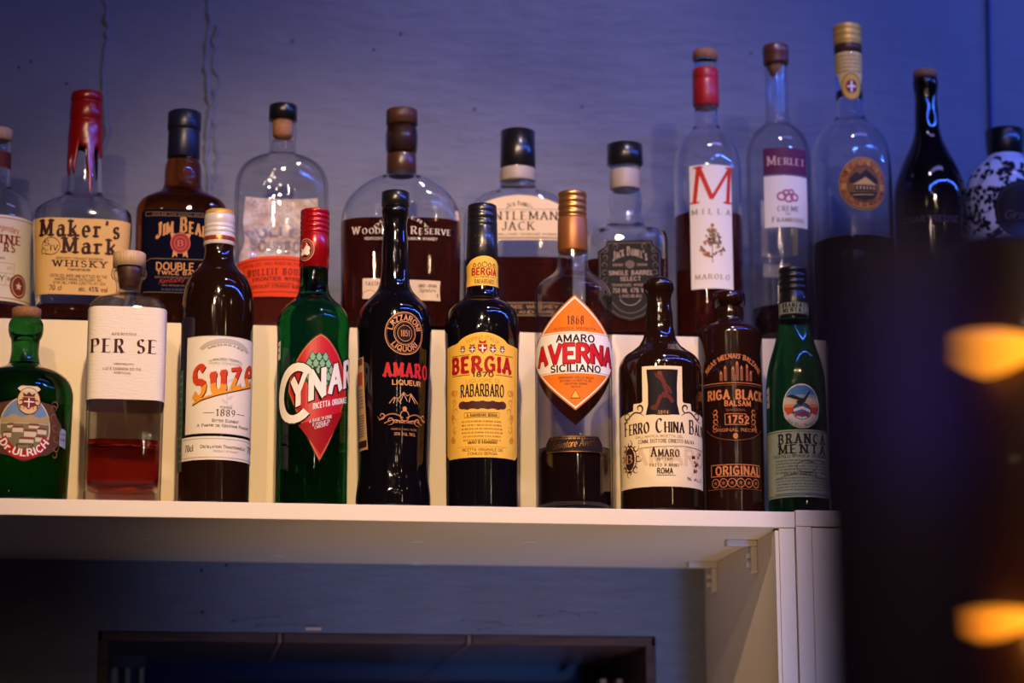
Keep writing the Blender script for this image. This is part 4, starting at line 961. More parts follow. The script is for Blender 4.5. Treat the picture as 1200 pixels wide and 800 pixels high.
for k in range(12):
    v0, v1 = 458+k*3.6, 458+(k+1)*3.6; h0 = 21.3*math.sqrt(max(0, 1-((v0-482)/24.8)**2)); h1 = 21.3*math.sqrt(max(0, 1-((v1-482)/24.8)**2))
    t = k/11; c1 = (70, 125, 165) if t < .2 else (150, 170, 175) if t < .3 else (214, 190, 150) if t < .5 else (226, 140, 84) if t < .62 else (200, 76, 46) if t < .8 else (180, 60, 44)
    p.poly([(c0-h0, v0), (c0+h0, v0), (c0+h1, v1), (c0-h1, v1)], ink(c1), 1)
p.disc(c0, 488, 11, 10, ink((60, 96, 140)), 2); p.line([(c0-10, 487), (c0, 484), (c0+10, 488)], 3.4, ink((225, 210, 190)), 3); p.line([(c0-8, 493), (c0, 490), (c0+8, 494)], 3, RED, 3); p.ring(c0, 488, 11, 10, .8, K_, 3)
for (x, v, r_) in ((-12, 494, 5), (-5, 498, 6), (4, 498, 6), (12, 494, 5)): p.disc(c0+x, v, r_, r_*.7, ink((214, 196, 180)), 2.5, 12)
eg = ink((36, 22, 20))
p.poly([(c0-18, 470), (c0-10, 468.5), (c0-3, 472), (c0+2, 473), (c0+6, 468), (c0+11, 462), (c0+9, 468), (c0+6, 473), (c0+4, 477), (c0+1, 479), (c0-1, 482), (c0-4, 480), (c0-7, 477), (c0-4, 475.5), (c0-11, 473)], eg, 4)
p.poly(arc_pts(c0, 481, 23.5, 26.5, 205, 335, 16)+arc_pts(c0, 477, 22, 23, 335, 205, 16), ink((190, 182, 160)), 5); p.ctext('FRATELLI BRANCA', c0, 478, 28.3, 3.4, K_, SANS, 6, 0, 80, bottom=True)
p.done('lettering', o)
o, p = label_and_print(b, [(-52, 509), (52, 509), (52, 587), (-52, 587)], silverp)
c1 = b.U(941, 530)
p.text('BRANCA', c1-28, c1+30, 525, 11, K_, SLAB); p.text('MENTA', c1-28, c1+30, 536.5, 10, K_, SLAB)
p.text('FRATELLI BRANCA DISTILLERIE', c1-36, c1+36, 541, 3, K_, SANS); p.line([(-50, 511), (50, 511)], .6, K_); p.line([(-50, 585), (50, 585)], .6, K_)
for k in range(11):
    if k != 5: p.micro(c1-34, c1+34, 545.5+k*3.4, 1.9, ink((62, 66, 56)))
p.text('BRANCAMENTA', c1-22, c1+16, 562.3, 3, K_, SERIF); p.ring(c1+4, 552, 12, 7, .7, K_, 1)
p.line([(c1-36, 566), (c1-10, 560), (c1+36, 566)], .5, K_); p.line([(c1-36, 583), (c1+36, 583)], 1.5, ink((90, 110, 130)))
p.done('lettering', o)
o, p = label_and_print(b, [(-46, 458), (-38, 456), (-38, 480), (-46, 480)], ink((180, 178, 170)), name='side_label'); p.micro(-45, -39, 466, 3, K_); p.micro(-45, -39, 474, 3, K_); p.done('lettering', o)

# 11 dark bottle in shadow at the end of the row ------------------------------------------
b = Bottle('dark_bottle', 'plain dark bottle in shadow at the right end of the front row', 'bottle', 1012, 'front', FY,
           [(308, 13), (330, 14), (352, 15), (368, 18), (378, 25), (388, 33), (400, 37), (420, 38), (583, 37)], group=GF, z0=.0022)
b.body(black_glass); b.lathe('cap', [(296, 13), (297, 14.2), (316, 14.4), (317, 13)], blackcap)
p = Print(b, .2); u0 = b.U(980, 425); p.frame(u0, u0+40, 412, 436, .8, ink((92, 66, 60))); p.text('LIQUORE', u0+4, u0+36, 428, 8, ink((92, 66, 60)), SERIF) if False else p.ring(u0+8, 424, 4, 7, .8, ink((92, 66, 60))); p.done('printed_frame')

# ================================================================== BACK ROW
BY = 0.218
# 1
b = Bottle('liquor_bottle', 'clear bottle at the left edge with cream label, red letters and wax-red seal', 'bottle', -10, 'back', BY+.035,
           [(160, 12.5), (168, 13.5), (216, 14), (222, 17), (228, 25), (235, 33.5), (244, 40), (258, 43), (270, 43.4), (370, 43)], group=GB)
b.body(clear, 2.6, top=162); b.liquid(bourbon, 364)
b.lathe('stopper', [(151.5, 13), (152.5, 14.5), (165, 14.6)], stopwood)
pk = Print(b, .4); pk.rect(-21, 21, 180, 199, ink((96, 40, 36)), 0, True); pk.done('neck_band')
o, p = label_and_print(b, [(-66, 262), (66, 262), (66, 361), (-66, 361)], paper)
p.frame(-64, 64, 265, 358, .7, BRICK)
p.xtext('Legendary', -6, 20, (279, 282), 7, ink((190, 80, 60)), (.12, .1, 0, .2), slant=.25); p.xtext('INE', .5, 22, 294.5, 9.5, BRICK, SLAB); p.xtext('RS', 4.5, 15.5, 304, 9, BRICK, SLAB)
p.xtext('an', -1, 4, 313, 3.4, K_, SERIF); u1_ = p.X(15, 330); p.frame(-30, u1_, 317, 343, .5, TAN); p.line([(-30, 329), (u1_, 329)], .5, TAN); p.line([(u1_-10, 329), (u1_-10, 343)], .5, TAN); p.text('Y', u1_-17, u1_-12, 338, 6, K_, NARROW); p.text('86', u1_-8, u1_-2, 337, 4, K_, SANS); p.text('1773', u1_-9, u1_-1, 325, 3.4, TAN, SANS)
u2_ = p.X(20, 342); p.disc(u2_, 342, 12, 14, ink((134, 58, 50)), 2); p.ring(u2_, 342, 9.5, 11.6, .8, paper, 3); p.star(u2_, 342, 5, paper, 3)
p.done('lettering', o)

# 2 red wax
sqm = (.8, 4.2)
b = Bottle('whisky_bottle', 'square-shouldered clear bottle with dripping red wax neck and buff label', 'bottle', 92.5, 'back', BY,
           [(112, 16.5), (122, 17.5), (144, 18), (180, 19.2), (205, 20.5), (222, 21.5), (229, 23), (234, 28, .95, 2.4), (239, 37, .9, 3), (246, 48, .85, 3.6), (254, 55.5, *sqm), (266, 57, *sqm), (300, 55.5, *sqm), (345, 52.5, *sqm), (370, 50, *sqm)], group=GB)
b.body(clear, 3.0, top=150, foot=7); b.liquid(bourbon, 364.5)
bm = bmesh.new(); N = 72
def drip(a):   # lower edge of the wax around the neck, photo rows
    a = (a+PI) % (2*PI)-PI
    v = 176+3.5*math.sin(3*a+.6)
    for (c, wd, dep) in ((-1.12, .2, 34), (-.66, .15, 36), (-.27, .0, 0), (.32, .17, 52), (1.2, .25, 14), (2.2, .2, 30), (-2.3, .2, 25), (3.0, .2, 22)):
        if wd: v += dep*math.exp(-((a-c)/wd)**4)
    for (c, wd, dep) in ((-.2, .36, 8),): v -= 0
    return v
R = []; sect = [(109, 15, 1), (110, 17.6, 0), (111.5, 19, 0), (120, 19.4, 0), (121, 18.2, 0), (122.5, 18.2, 0), (124, 19.4, 0), (142, 19.8, 0), (143, 19, 0), (144.5, 19.1, 0), (146, 20, 0)]
for (v, h, _) in sect: R.append([bm.verts.new((h/b.s*math.sin(2*PI*k/N), -h/b.s*math.cos(2*PI*k/N), b.z(v))) for k in range(N)])
for j in range(1, 11):
    ring = []
    for k in range(N):
        a = 2*PI*k/N; ve = drip(a); v = 146+(ve-146)*j/10
        h = b.at(v)[1]+(1.9 if j < 9 else 1.5 if j == 9 else -.3)+(.4*math.sin(v*.3+a*2)); h = max(h, 20+(v-146)*.02) if j < 9 else h
        ring.append(bm.verts.new((h/b.s*math.sin(a), -h/b.s*math.cos(a), b.z(v))))
    R.append(ring)
for q, r in zip(R, R[1:]):
    for k in range(N): bm.faces.new((q[k], q[(k+1) % N], r[(k+1) % N], r[k]))
bm.faces.new(R[0][::-1]); bmesh.ops.recalc_face_normals(bm, faces=bm.faces); link('wax_seal', bm, redwax, b.root, True)
out = [(-60+120*k/60, 267+1.0*(k % 2)) for k in range(61)]+[(60, 352)]+[(60-120*k/60, 354+1.0*(k % 2)) for k in range(61)]+[(-60, 267)]
o, p = label_and_print(b, out, buff)
D = ink((62, 26, 24)); c0 = b.U(92.5, 300)
p.xtext("Maker's", 50, 137, 288.5, 18.5, D, SLAB, gap=.24); p.xtext('Mark', 75, 133, 307.5, 17.5, D, SLAB, gap=.22)
p.ring(b.U(60.5, 300), 300, 10.5, 10.2, .8, D); p.text('S', b.U(56, 300)-3, b.U(56, 300)+2.5, 299.5, 6, D, SERIF); p.text('IV', b.U(60.5, 300), b.U(68, 300), 305, 6, D, SERIF); p.star(b.U(53, 300), 306, 4.6, buff, 2); 
sv = b.U(53, 300); p.line([(sv+4.6*(1 if i % 2 == 0 else .42)*math.cos(-PI/2+i*PI/5), 306+4.6*(1 if i % 2 == 0 else .42)*math.sin(-PI/2+i*PI/5)) for i in range(11)], .7, D, 3)
p.xtext('KENTUCKY STRAIGHT BOURBON', 66.5, 119, 315, 2.6, D, SANS); p.xtext('WHISKY', 63, 123, 323, 7, D, SLAB); p.xtext('Handmade', 80, 105, 327.5, 3.2, D, SANS)
p.xtext('DISTILLED, AGED AND BOTTLED BY THE', 60, 124, 335, 3.0, D, SANS); p.xtext("MAKER'S MARK DISTILLERY, INC.", 65, 119, 339, 2.8, D, SANS); p.xtext('STAR HILL FARM, LORETTO, KY. USA', 63, 122, 343, 2.8, D, SANS)
p.xtext('70 cl', 59, 72, 350, 5.2, D, SANS); p.xtext('alc. 45% vol', 92, 124, 350.5, 5, D, SANS)
p.done('lettering', o)

# 3 navy label
sj = (.85, 4.5)
b = Bottle('bourbon_bottle', 'amber bottle with black-navy cap, wide shoulders and navy label with gold print and red rosette', 'bottle', 209.5, 'back', BY,
           [(150, 17), (170, 17.8), (188, 18.6), (194, 20.5), (205, 21.6), (214, 21.8), (222, 23.6), (228, 29, .95, 2.4), (234, 39, .9, 3), (241, 48, .87, 3.8), (250, 52.5, *sj), (262, 53.5, *sj), (372, 52, *sj)], group=GB)
b.body(amberglass)
b.lathe('stopper', [(132, 17.5), (133.5, 19.6), (152, 19.8), (154, 18.8)], bluecap); b.lathe('neck_sleeve', [(154, 18.4), (155, 18.7), (186, 19.3), (187, 18.6)], bluecap)
pk = Print(b, 1.0); pk.text('TWICE', -9, 9, 169, 4, ink((130, 100, 62)), BOLD); pk.text('BARRELED', -11, 11, 175, 3.4, ink((130, 100, 62)), BOLD); pk.frame(-16, 16, 160, 183, .6, ink((110, 86, 56))); pk.done('sleeve_lettering')
o, p = label_and_print(b, [(-47, 261), (-43, 258), (43, 258), (47, 261), (47, 351), (43, 354), (-43, 354), (-47, 351)], navyp)
gj = ink((196, 136, 76)); gd = ink((110, 84, 54))
c0 = b.U(212, 300)
p.frame(-42, 42, 260.5, 265.5, .6, gd); p.text('GENUINE OAK BARREL BOURBON', -34, 34, 264.5, 2.4, gd, SANS)
p.text('Jim Beam', c0-28, c0+30, (291, 291), 16, gj, (.23, .12, .06, .18), arch=8, smallcaps=True)
p.disc(c0-1, 296, 11.5, 12, ink((140, 30, 34)), 1); p.ring(c0-1, 296, 11.5, 12, 1.2, ink((176, 80, 70)), 2); p.ring(c0-1, 296, 7.2, 7.6, .7, ink((186, 90, 80)), 2); p.text('B', c0-3.4, c0+1.8, 299.5, 6.5, ink((190, 100, 84)), SERIF, 2)
for s_ in (-1, 1): p.poly([(c0-1+s_*3, 306), (c0-1+s_*8, 305), (c0-1+s_*9, 313), (c0-1+s_*5.5, 310), (c0-1+s_*3.5, 312.5)], gj, 1); p.poly([(c0-1+s_*6, 285), (c0-1+s_*12, 285), (c0-1+s_*10, 291)], gj, 1)
p.line([(-46, 321), (-34, 314.5), (44, 314.5)], .9, gd); p.xtext('DOUBLE OAK', 184, 254, 327, 8, gj, (.2, .17, 0, .24)); p.xtext('TWICE BARRELED', 184.5, 255, 332.5, 4, gj, BOLD); p.micro(-29, 40, 337, 2.6, gd)
p.xtext('Kentucky', 187, 215, (343, 340), 5, ink((170, 40, 40)), (.12, .1, 0, .16), slant=.3); p.micro(-21, 30, 346, 2, gd); p.micro(-21, 30, 351, 2.6, ink((60, 70, 110))); p.line([(-42, 353), (42, 353)], .6, gd)
p.done('lettering', o)

# 4 embossed clear bottle, vermilion label
so = (.62, 2.6)
b = Bottle('bourbon_bottle', 'clear round-shouldered bottle with black cap over cork and vermilion arched label low down', 'bottle', 327, 'back', BY,
           [(143, 15.4), (160, 16), (166, 15.4), (178, 15.8), (182, 19, .97, 2), (187, 33, .85, 2.1), (196, 46, .72, 2.3), (211, 53.5, .65, 2.5), (230, 55, *so), (285, 54.4, *so), (300, 52.5, *so), (315, 53.5, *so), (374, 52, *so)], group=GB)
b.body(thin, 2.8, top=165); b.liquid(bourbon, 343)
b.lathe('stopper', [(124, 15.4), (125, 16.6), (141.5, 16.8)], blackcap); b.lathe('stopper_cork', [(141.5, 12.5), (158, 12), (162, 10)], cork)
bk = section(.62, 2.6)[1][-1]*55; pb = Print(b, .3); pb.poly([(bk-44, 224), (bk+44, 224), (bk+46, 255), (bk+42, 275), (bk+50, 310), (bk-50, 310), (bk-42, 275), (bk-46, 255)], crinkle); pb.done('back_label', None, 'pale crinkled back label seen through the glass', 3)
emb = Print(b, .1); 
emb.ctext('BULLEIT', 0, 275, 44, 12, clear, BOLD, 4, 0, 92, ky=.75); emb.text('BOURBON', -33, 33, 262, 12, clear, BOLD, 4); emb.text('FRONTIER', -33, 33, 281, 9, clear, BOLD, 4); emb.text('WHISKEY', -35, 35, 299, 10, clear, BOLD, 4)
me_ = emb.done('embossed_lettering'); md = me_.modifiers.new('solid', 'SOLIDIFY'); md.thickness = .0009; md.offset = 0
out = [(-54, 355)]+[(-54, 314)]+[(-54+108*k/54, 314-6*math.sin(PI*k/54)-(.9 if k % 2 else 0)) for k in range(55)]+[(54, 355)]
o, p = label_and_print(b, out, bulleitp)
BD = ink((96, 20, 16)); p.text('DISTILLED AND AGED IN THE BULLEIT', -44, 44, (322, 322), 3, BD, SANS, arch=4); p.text('BULLEIT BOURBON', -37, 44, (332, 332), 7, BD, SLAB, arch=2.5); p.text('FRONTIER WHISKEY', -31, 34, (338, 338), 4, BD, BOLD, arch=2)
p.text('KENTUCKY STRAIGHT BOURBON', -34, 34, (346, 346), 3.4, BD, BOLD, arch=1.5); p.line([(-50, 351), (0, 349), (50, 351)], .7, BD); p.line([(-52, 317), (-26, 313), (0, 311.6), (26, 313), (52, 317)], .7, BD); p.line([(-16, 339.5), (16, 339.5)], .6, BD)
p.done('lettering', o)

# 5 wide flask
sw = (.52, 3.4)
b = Bottle('bourbon_bottle', 'wide arched clear flask two-thirds full of dark bourbon, small cream strip label', 'bottle', 469, 'back', BY-.014,
           [(147, 17), (152, 18), (178, 18), (184, 16.4), (203, 16.6), (206.5, 20, .95, 2), (210, 30, .85, 2.1), (217, 43, .72, 2.4), (226, 54.5, .6, 2.8), (238, 64, .55, 3.2), (255, 69.5, *sw), (270, 70.5, *sw), (376, 69, *sw)], group=GB)
b.body(clear, 3.2, top=205); b.liquid(bourbon, 263.5)
b.lathe('stopper', [(129.5, 17), (130.5, 18.3), (146.5, 18.6)], darkcork); b.lathe('stopper_plug', [(147, 12.5), (178, 12)], darkcork); b.lathe('neck_ring', [(182, 17), (183, 17.6), (203.5, 17.6), (204, 17)], principled('brown_band', S(66, 36, 26), .35, coat=.4))
p = Print(b, .25); wc = ink((206, 190, 168)); c0 = b.U(470, 280)
p.text('Woodford Reserve', c0-57, c0+57, 283, 8.4, wc, SERIF, smallcaps=True); p.ctext('DISTILLERY', c0, 300, 38, 3.4, wc, SERIF, 1, 0, 98, ky=.95); p.text('KENTUCKY STRAIGHT BOURBON WHISKEY', c0-42, c0+42, 290, 3, wc, SANS); p.done('printed_lettering')
o, p = label_and_print(b, [(c0-44, 334.5), (c0+46, 337), (c0+45, 347), (c0+46, 360), (c0-44, 358)], ink((214, 190, 158)), name='strip_label')
p.text('TASTING', c0-41, c0-20, 343, 4, BRN, SANS); p.text('LABROT + GRAHAM', c0+20, c0+41, 344.5, 3.2, BRN, SANS); p.text('Signature', c0+21, c0+40, 350, 4, K_, HAIR, slant=.3); p.ring(c0-36, 354, 8, 6, .6, ink((170, 80, 60)), 1, 0, 180); p.rect(c0+42, c0+43, 352, 356, K_, 1, True); p.done('lettering', o)

# 6 
sg = (.55, 4.2)
b = Bottle('whiskey_bottle', 'broad-shouldered bottle with tall black cap and cream arched label', 'bottle', 607.5, 'back', BY+.03,
           [(192, 19.5), (199, 19.8), (216, 20.4), (222, 23, .9, 2), (226, 31, .8, 2.2), (231, 43, .7, 2.7), (240, 54.5, .6, 3.4), (250, 61.5, *sg), (264, 65, *sg), (380, 64, *sg)], group=GB)
b.body(clear, 3.0, top=218); b.liquid(bourbon, 309)
b.lathe('stopper', [(154, 18), (155, 20.4), (196, 21), (197, 20)], blackcap); b.lathe('neck_band', [(199, 20.3), (200, 20.8), (213, 21), (214, 20.6)], tin)
pk = Print(b, 1.0); pk.text('RARE TENNESSEE', -17, 17, 208.5, 3.6, ink((90, 80, 74)), SANS); pk.done('band_lettering')
c0 = b.U(609, 265)
out = [(c0-55, 290), (c0-55, 252)]+[(c0-52+104*k/30, 251-14*math.sin(PI*k/30)**.8) for k in range(31)]+[(c0+55, 252), (c0+55, 290)]
o, p = label_and_print(b, out, ink((216, 190, 150))); gk = ink((54, 40, 38))
p.frame(c0-52, c0+52, 254, 288.5, .6, ink((120, 90, 60))); p.text('Jack Daniels', c0-15, c0+14, (253, 253), 5.5, gk, SERIF, arch=3, smallcaps=True)
p.text('GENTLEMAN', c0-50, c0+43, 266.5, 9.5, gk, SERIF); p.text('JACK', c0-20, c0+16, 278.5, 9.5, gk, SERIF); p.text('DOUBLE MELLOWED TENNESSEE WHISKEY', c0-45, c0+45, 284.5, 2.2, gk, SANS); p.line([(c0-50, 287), (c0+50, 287)], .5, gk)
p.done('lettering', o)
o, p = label_and_print(b, [(c0-54, 361), (c0+54, 361), (c0+54, 379), (c0-54, 379)], blackp, name='lower_label'); p.frame(c0-52, c0+52, 362.5, 377.5, .6, TAN); p.text('TENNESSEE WHISKEY', c0-44, c0+44, 369, 3.6, TAN, SANS); p.text('SMOOTH AND RARE', c0-40, c0+40, 375, 3.2, TAN, SANS); p.done('lettering', o)

# 7 
ss = (1.0, 5.0)
b = Bottle('whiskey_bottle', 'square clear bottle with black cap, bulging neck and black ornate label', 'bottle', 735, 'back', BY,
           [(193, 15.5), (200, 16.6), (222, 17), (227, 19), (240, 19.8), (250, 19), (257, 21, 1, 2), (266, 23.5, 1, 2), (271, 30, 1, 2.4), (275, 41, 1, 3.2), (279, 47, 1, 4.2), (288, 49, *ss), (380, 48.5, *ss)], group=GB)
b.body(clear, 3.2, top=203); b.liquid(bourbon, 313)
b.lathe('stopper', [(170, 19), (171, 21), (192.5, 21.3), (194, 20)], blackcap); b.lathe('neck_band', [(200.5, 17), (201.5, 17.6), (222, 18), (223, 17.6)], tin)
pk = Print(b, 1.2); pk.text('SELECT', -10, 10, 214, 4, K_, SERIF); pk.rect(-24, 24, 218.5, 220.5, ink((120, 60, 40)), 0, True); pk.done('band_lettering')
c0 = b.U(738.5, 340)
ol = [(c0-26, 294), (c0+26, 294), (c0+28, 300), (c0+37, 306), (c0+37, 362), (c0+30, 372), (c0+14, 383), (c0, 387), (c0-14, 383), (c0-30, 372), (c0-37, 362), (c0-37, 306), (c0-28, 300)]
o, p = label_and_print(b, ol, blackp); js = ink((150, 128, 110)); jd = ink((96, 80, 72))
p.line([(c0+(x-c0)*.93, 340+(y-340)*.94) for x, y in ol]+[(c0+(ol[0][0]-c0)*.93, 340+(294-340)*.94)], .8, jd)
p.text("Jack Daniel's", c0-19, c0+19, (317, 317), 9.5, js, (.23, .12, .05, .2), arch=6, smallcaps=True); p.disc(c0, 321.5, 5.5, 4.6, jd, 1); p.line([(c0-20, 322), (c0-8, 322)], 3, jd); p.line([(c0+8, 322), (c0+20, 322)], 3, jd)
p.text('SINGLE BARREL', c0-24, c0+26, 333.5, 4.6, js, BOLD); p.text('SELECT', c0-11, c0+12, 340.2, 4.2, js, BOLD); p.text('TENNESSEE WHISKEY', c0-21, c0+21, 346.5, 2.6, js, SANS); p.text('750 ML 47% VOL', c0-20, c0+22, 354, 5, js, NARROW); p.text('LYNCHBURG', c0-12, c0+13, 359.5, 3, js, SANS)
p.ring(c0, 352, 24, 26, .9, jd, 1, 210, 330); p.ring(c0, 352, 15, 17, .8, js, 1, 215, 325)
for s_ in (-1, 1):
    for k in range(5): p.curl(c0+s_*(30-abs(k-2)), 304+k*9, 4.2, k, 1, 1.0, jd, 1, s_)
    p.curl(c0+s_*17, 300, 4, 1, 1, 1, jd, 1, s_)
p.done('lettering', o)

# 8
b = Bottle('grappa_bottle', 'tall clear bottle with red neck capsule and long white label, big red initial', 'bottle', 833, 'back', BY,
           [(71, 13.2), (84, 13.8), (128, 13.4), (146, 14.2), (151, 16.5), (157, 22.5), (166, 31), (180, 37), (198, 39.8), (215, 40), (386, 39.3)], group=GB)
b.body(clear, 2.6, top=126, foot=9); b.liquid(bourbon, 256)
b.lathe('stopper', [(60, 13.4), (61, 14.6), (70.5, 14.8), (71, 13)], cork); b.lathe('neck_capsule', [(82, 14.3), (83, 15.4), (94, 15.6), (95, 15), (96, 15.6), (124, 15.6), (125.5, 14.6)], principled('red_capsule', S(176, 28, 26), .4, coat=.2))
c0 = b.U(834.5, 280); lw = 26
o, p = label_and_print(b, [(c0-lw, 204), (c0+lw, 204), (c0+lw, 347), (c0-lw, 347)], paper); MR = ink((196, 50, 30))
p.text('M', c0-20, c0+20, 248, 42, MR, (.12, .03, .07, .2), slant=.10); 
p.text('MILLA', c0-23, c0+23, 261, 6, ink((130, 115, 85)), SERIF, gap=1.5)
for k in range(84):
    r_ = random.Random(k+5); t = r_.random(); vv = 277+t*34; hwid = 2+17*t if t < .8 else 16-50*(t-.8); uu = c0+r_.uniform(-hwid, hwid)
    p.leaf(uu, vv, 4.2, 2.6, r_.uniform(0, 6.28), [ink((84, 92, 84)), ink((168, 96, 44)), ink((176, 130, 60)), ink((96, 60, 40))][k % 4], 1+k % 3)
p.line([(c0, 274), (c0, 317)], .9, ink((90, 80, 60))); p.disc(c0+.5, 274, 2.2, 2.2, ink((176, 90, 40)), 2, 8)
p.text('MAROLO', c0-20, c0+20, 336, 5.4, ink((140, 120, 80)), SERIF, gap=.45)
p.done('lettering', o)

# 9
b = Bottle('cream_liqueur_bottle', 'tall clear bottle with plum and cream labels, nearly empty', 'bottle', 918, 'back', BY,
           [(76, 13.6), (84, 13.2), (140, 13.8), (146, 16), (150, 20.5), (157, 28), (168, 34.5), (184, 37.8), (200, 38.2), (390, 37.6)], group=GB)
b.body(thin, 2.4, top=78, foot=9); b.liquid(darkliq, 364)
b.lathe('stopper', [(54, 14), (55.5, 15.6), (64, 15.6), (65, 15), (73, 15.4), (76, 14.6)], principled('brown_bakelite', S(92, 50, 36), .35, coat=.4)); b.lathe('stopper_plug', [(77, 10.5), (80, 10.2), (88, 7), (89, 5)], cork)
c0 = b.U(923, 230)
o, p = label_and_print(b, [(c0-28, 183.5), (c0+28, 183.5), (c0+28, 214), (c0-28, 214)], purplep, name='plum_label'); p.text('Merlet', c0-22, c0+22, 203.5, 10, ink((206, 170, 150)), SERIF, smallcaps=True); p.done('lettering', o)
o, p = label_and_print(b, [(c0-28, 216), (c0+28, 216), (c0+28, 275.5), (c0-28, 275.5)], paper)
pk2 = ink((168, 96, 110)); 
for (du, dv, r_) in ((-7, 236, 6), (1, 238, 6), (8, 237, 5.4), (-2, 232, 4.5), (4, 231, 4)): p.ring(c0+du, dv+4, r_, r_*.9, 2.2, pk2, 1, n=14)
p.text('CREME', c0-12, c0+13, 257, 5.6, ink((110, 80, 70)), SERIF); p.text('DE', c0-2.5, c0+3, 261.5, 2.6, ink((110, 80, 70)), SERIF); p.text('Framboise', c0-18, c0+20, 269.5, 5.8, ink((110, 80, 70)), SERIF, smallcaps=True); p.line([(c0-9, 252.3), (c0+4, 248.8)], .01, pk2)
p.done('lettering', o)
bk = section(1, 2)[1][-1]*38; pb = Print(b, .3); pb.rect(bk+0-22, bk+24, 226, 292, WHITE, 0, True); pb.rect(bk-12, bk+22, 300, 316, ink((190, 190, 205)), 0, True); pb.done('back_label', None, None, 3)

# 10
b = Bottle('liqueur_bottle', 'tall clear bottle with gold cap, neck seal and round gold landscape label', 'bottle', 1005, 'back', BY,
           [(52, 15.2), (60, 15.6), (120, 15.9), (136, 17), (142, 20), (147, 26), (154, 34), (165, 41.5), (182, 46), (200, 47), (392, 46)], group=GB)
b.body(clear, 2.8, top=100, foot=9); b.liquid(goldliq, 287)
b.lathe('screw_cap', ridges(31, 54, 17, 3, .8), gold); b.lathe('cap_collar', [(54, 15.5), (55, 16.4), (60, 16.6), (61, 15.8), (64, 16.2)], principled('brown_collar', S(80, 52, 30), .4, .3))
nf = Print(b, .5); nf.poly([(-24, 65), (24, 65), (20, 92), (12, 112), (2, 118), (-8, 112), (-14, 92), (-24, 84)], ink((224, 192, 112))); nl = nf.done('neck_label', None, None, 3, 4)
p = Print(b, .7); n0 = b.U(998, 107); p.disc(n0, 106, 12, 16, ink((214, 168, 70)), 1); p.ring(n0, 106, 12, 16, 1.2, ink((140, 100, 40)), 2); p.disc(n0, 106, 6.5, 8, BRICK, 2); p.line([(n0, 99.5), (n0, 112.5)], 2, WHITE, 3); p.line([(n0-5, 106), (n0+5, 106)], 2, WHITE, 3)
for k in range(5): p.micro(-14, 18, 71+k*4.5, 2.2, ink((120, 96, 50)))
p.done('lettering', nl)
c0 = b.U(1012.5, 227)
o, p = label_and_print(b, [(c0+29*math.cos(t), 228+31*math.sin(t)) for t in [2*PI*k/44 for k in range(44)]], ink((196, 136, 62)), name='round_label')
p.ring(c0, 228, 27.8, 29.6, .8, BRN); p.ring(c0, 228, 20, 21.5, .9, BRN); p.disc(c0, 228, 19, 20.4, ink((120, 84, 40)), 1)
p.ctext("ELIXIR VEGETAL DES ALPES", c0, 228, 21.6, 5, BRICK, BOLD, 2, 0, 170); p.ctext('DISTILLERIE DE MONTAGNE', c0, 228, 26.4, 4.6, BRICK, BOLD, 2, 0, 150, bottom=True)
kk = ink((48, 36, 26)); p.poly([(c0-17, 222), (c0-9, 214), (c0-4, 217), (c0+3, 211), (c0+10, 216), (c0+17, 222), (c0+17, 227), (c0-17, 227)], kk, 2)
p.poly([(c0-13, 229), (c0+2, 220), (c0+16, 229)], ink((206, 160, 84)), 3); p.rect(c0-11, c0+14, 229, 236, kk, 3, True)
for k in range(6): p.rect(c0-9+k*4, c0-7.4+k*4, 230.5, 234.5, ink((206, 160, 84)), 4, True)
p.poly([(c0-18, 238), (c0+17, 237), (c0+12, 244), (c0, 248), (c0-12, 244)], kk, 2); p.line([(c0-14, 241), (c0+12, 240)], 1, ink((206, 160, 84)), 3)
p.done('lettering', o)

# 11
b = Bottle('liqueur_bottle', 'tall tapered dark bottle with cork and embossed shoulder lettering', 'bottle', 1097, 'back', BY,
           [(92, 12.8), (94, 14.2), (104, 14.4), (108, 13.6), (135, 14), (159, 16), (168, 19), (178, 23.8), (189, 29.5), (201, 35), (219, 40.8), (240, 43), (392, 42)], group=GB)
b.body(black_glass); b.lathe('cork', [(83, 12.6), (84, 14), (92.4, 14.2)], cork)
p = Print(b, .2); p.text('CHARTREUSE', -34, 34, (270, 270), 7, ink((66, 52, 60)), BOLD, arch=-1); p.done('embossed_lettering')

# 12
b = Bottle('porcelain_bottle', 'round white porcelain bottle with black vine pattern and black flared lid', 'bottle', 1189, 'back', BY,
           [(181, 18), (184, 21), (187, 24), (192, 30), (199, 37), (208, 43), (220, 47.5), (234, 49.5), (250, 49), (300, 46), (392, 36)], group=GB)
porc = principled('white_porcelain', S(225, 222, 228), .12, coat=.8); b.body(porc, name='porcelain_body')
b.lathe('lid', [(153, 21), (154.5, 23), (170, 22), (183, 20.5), (184, 20)], blackcap)
p = Print(b, .12); vn = ink((26, 24, 34))
rnd = random.Random(8)
for k in range(60):
    u, v = rnd.uniform(-78, 78), rnd.uniform(192, 300); 
    pts = []; a = rnd.uniform(0, 6.28)
    for j in range(7): pts.append((u, v)); u += 4*math.cos(a); v += 3.4*math.sin(a); a += rnd.uniform(-.2, .8)
    pts = [(x, max(190, y)) for x, y in pts]; p.line(pts, 1.1, vn, 1)
    for (x, y) in pts[::2]: p.leaf(x, y, rnd.uniform(6, 9), 5.2, rnd.uniform(0, 6.28), vn, 1+rnd.random())
for k in range(12): p.disc(rnd.uniform(-70, 70), rnd.uniform(196, 300), 3.6, 3.2, vn, 2, 9)
p.done('vine_pattern', None, None, 4, 6)
o, p = label_and_print(b, [(14+29*math.cos(t), 258+33*math.sin(t)) for t in [2*PI*k/40 for k in range(40)]], ink((36, 26, 26)), .9, 'oval_label', 5)
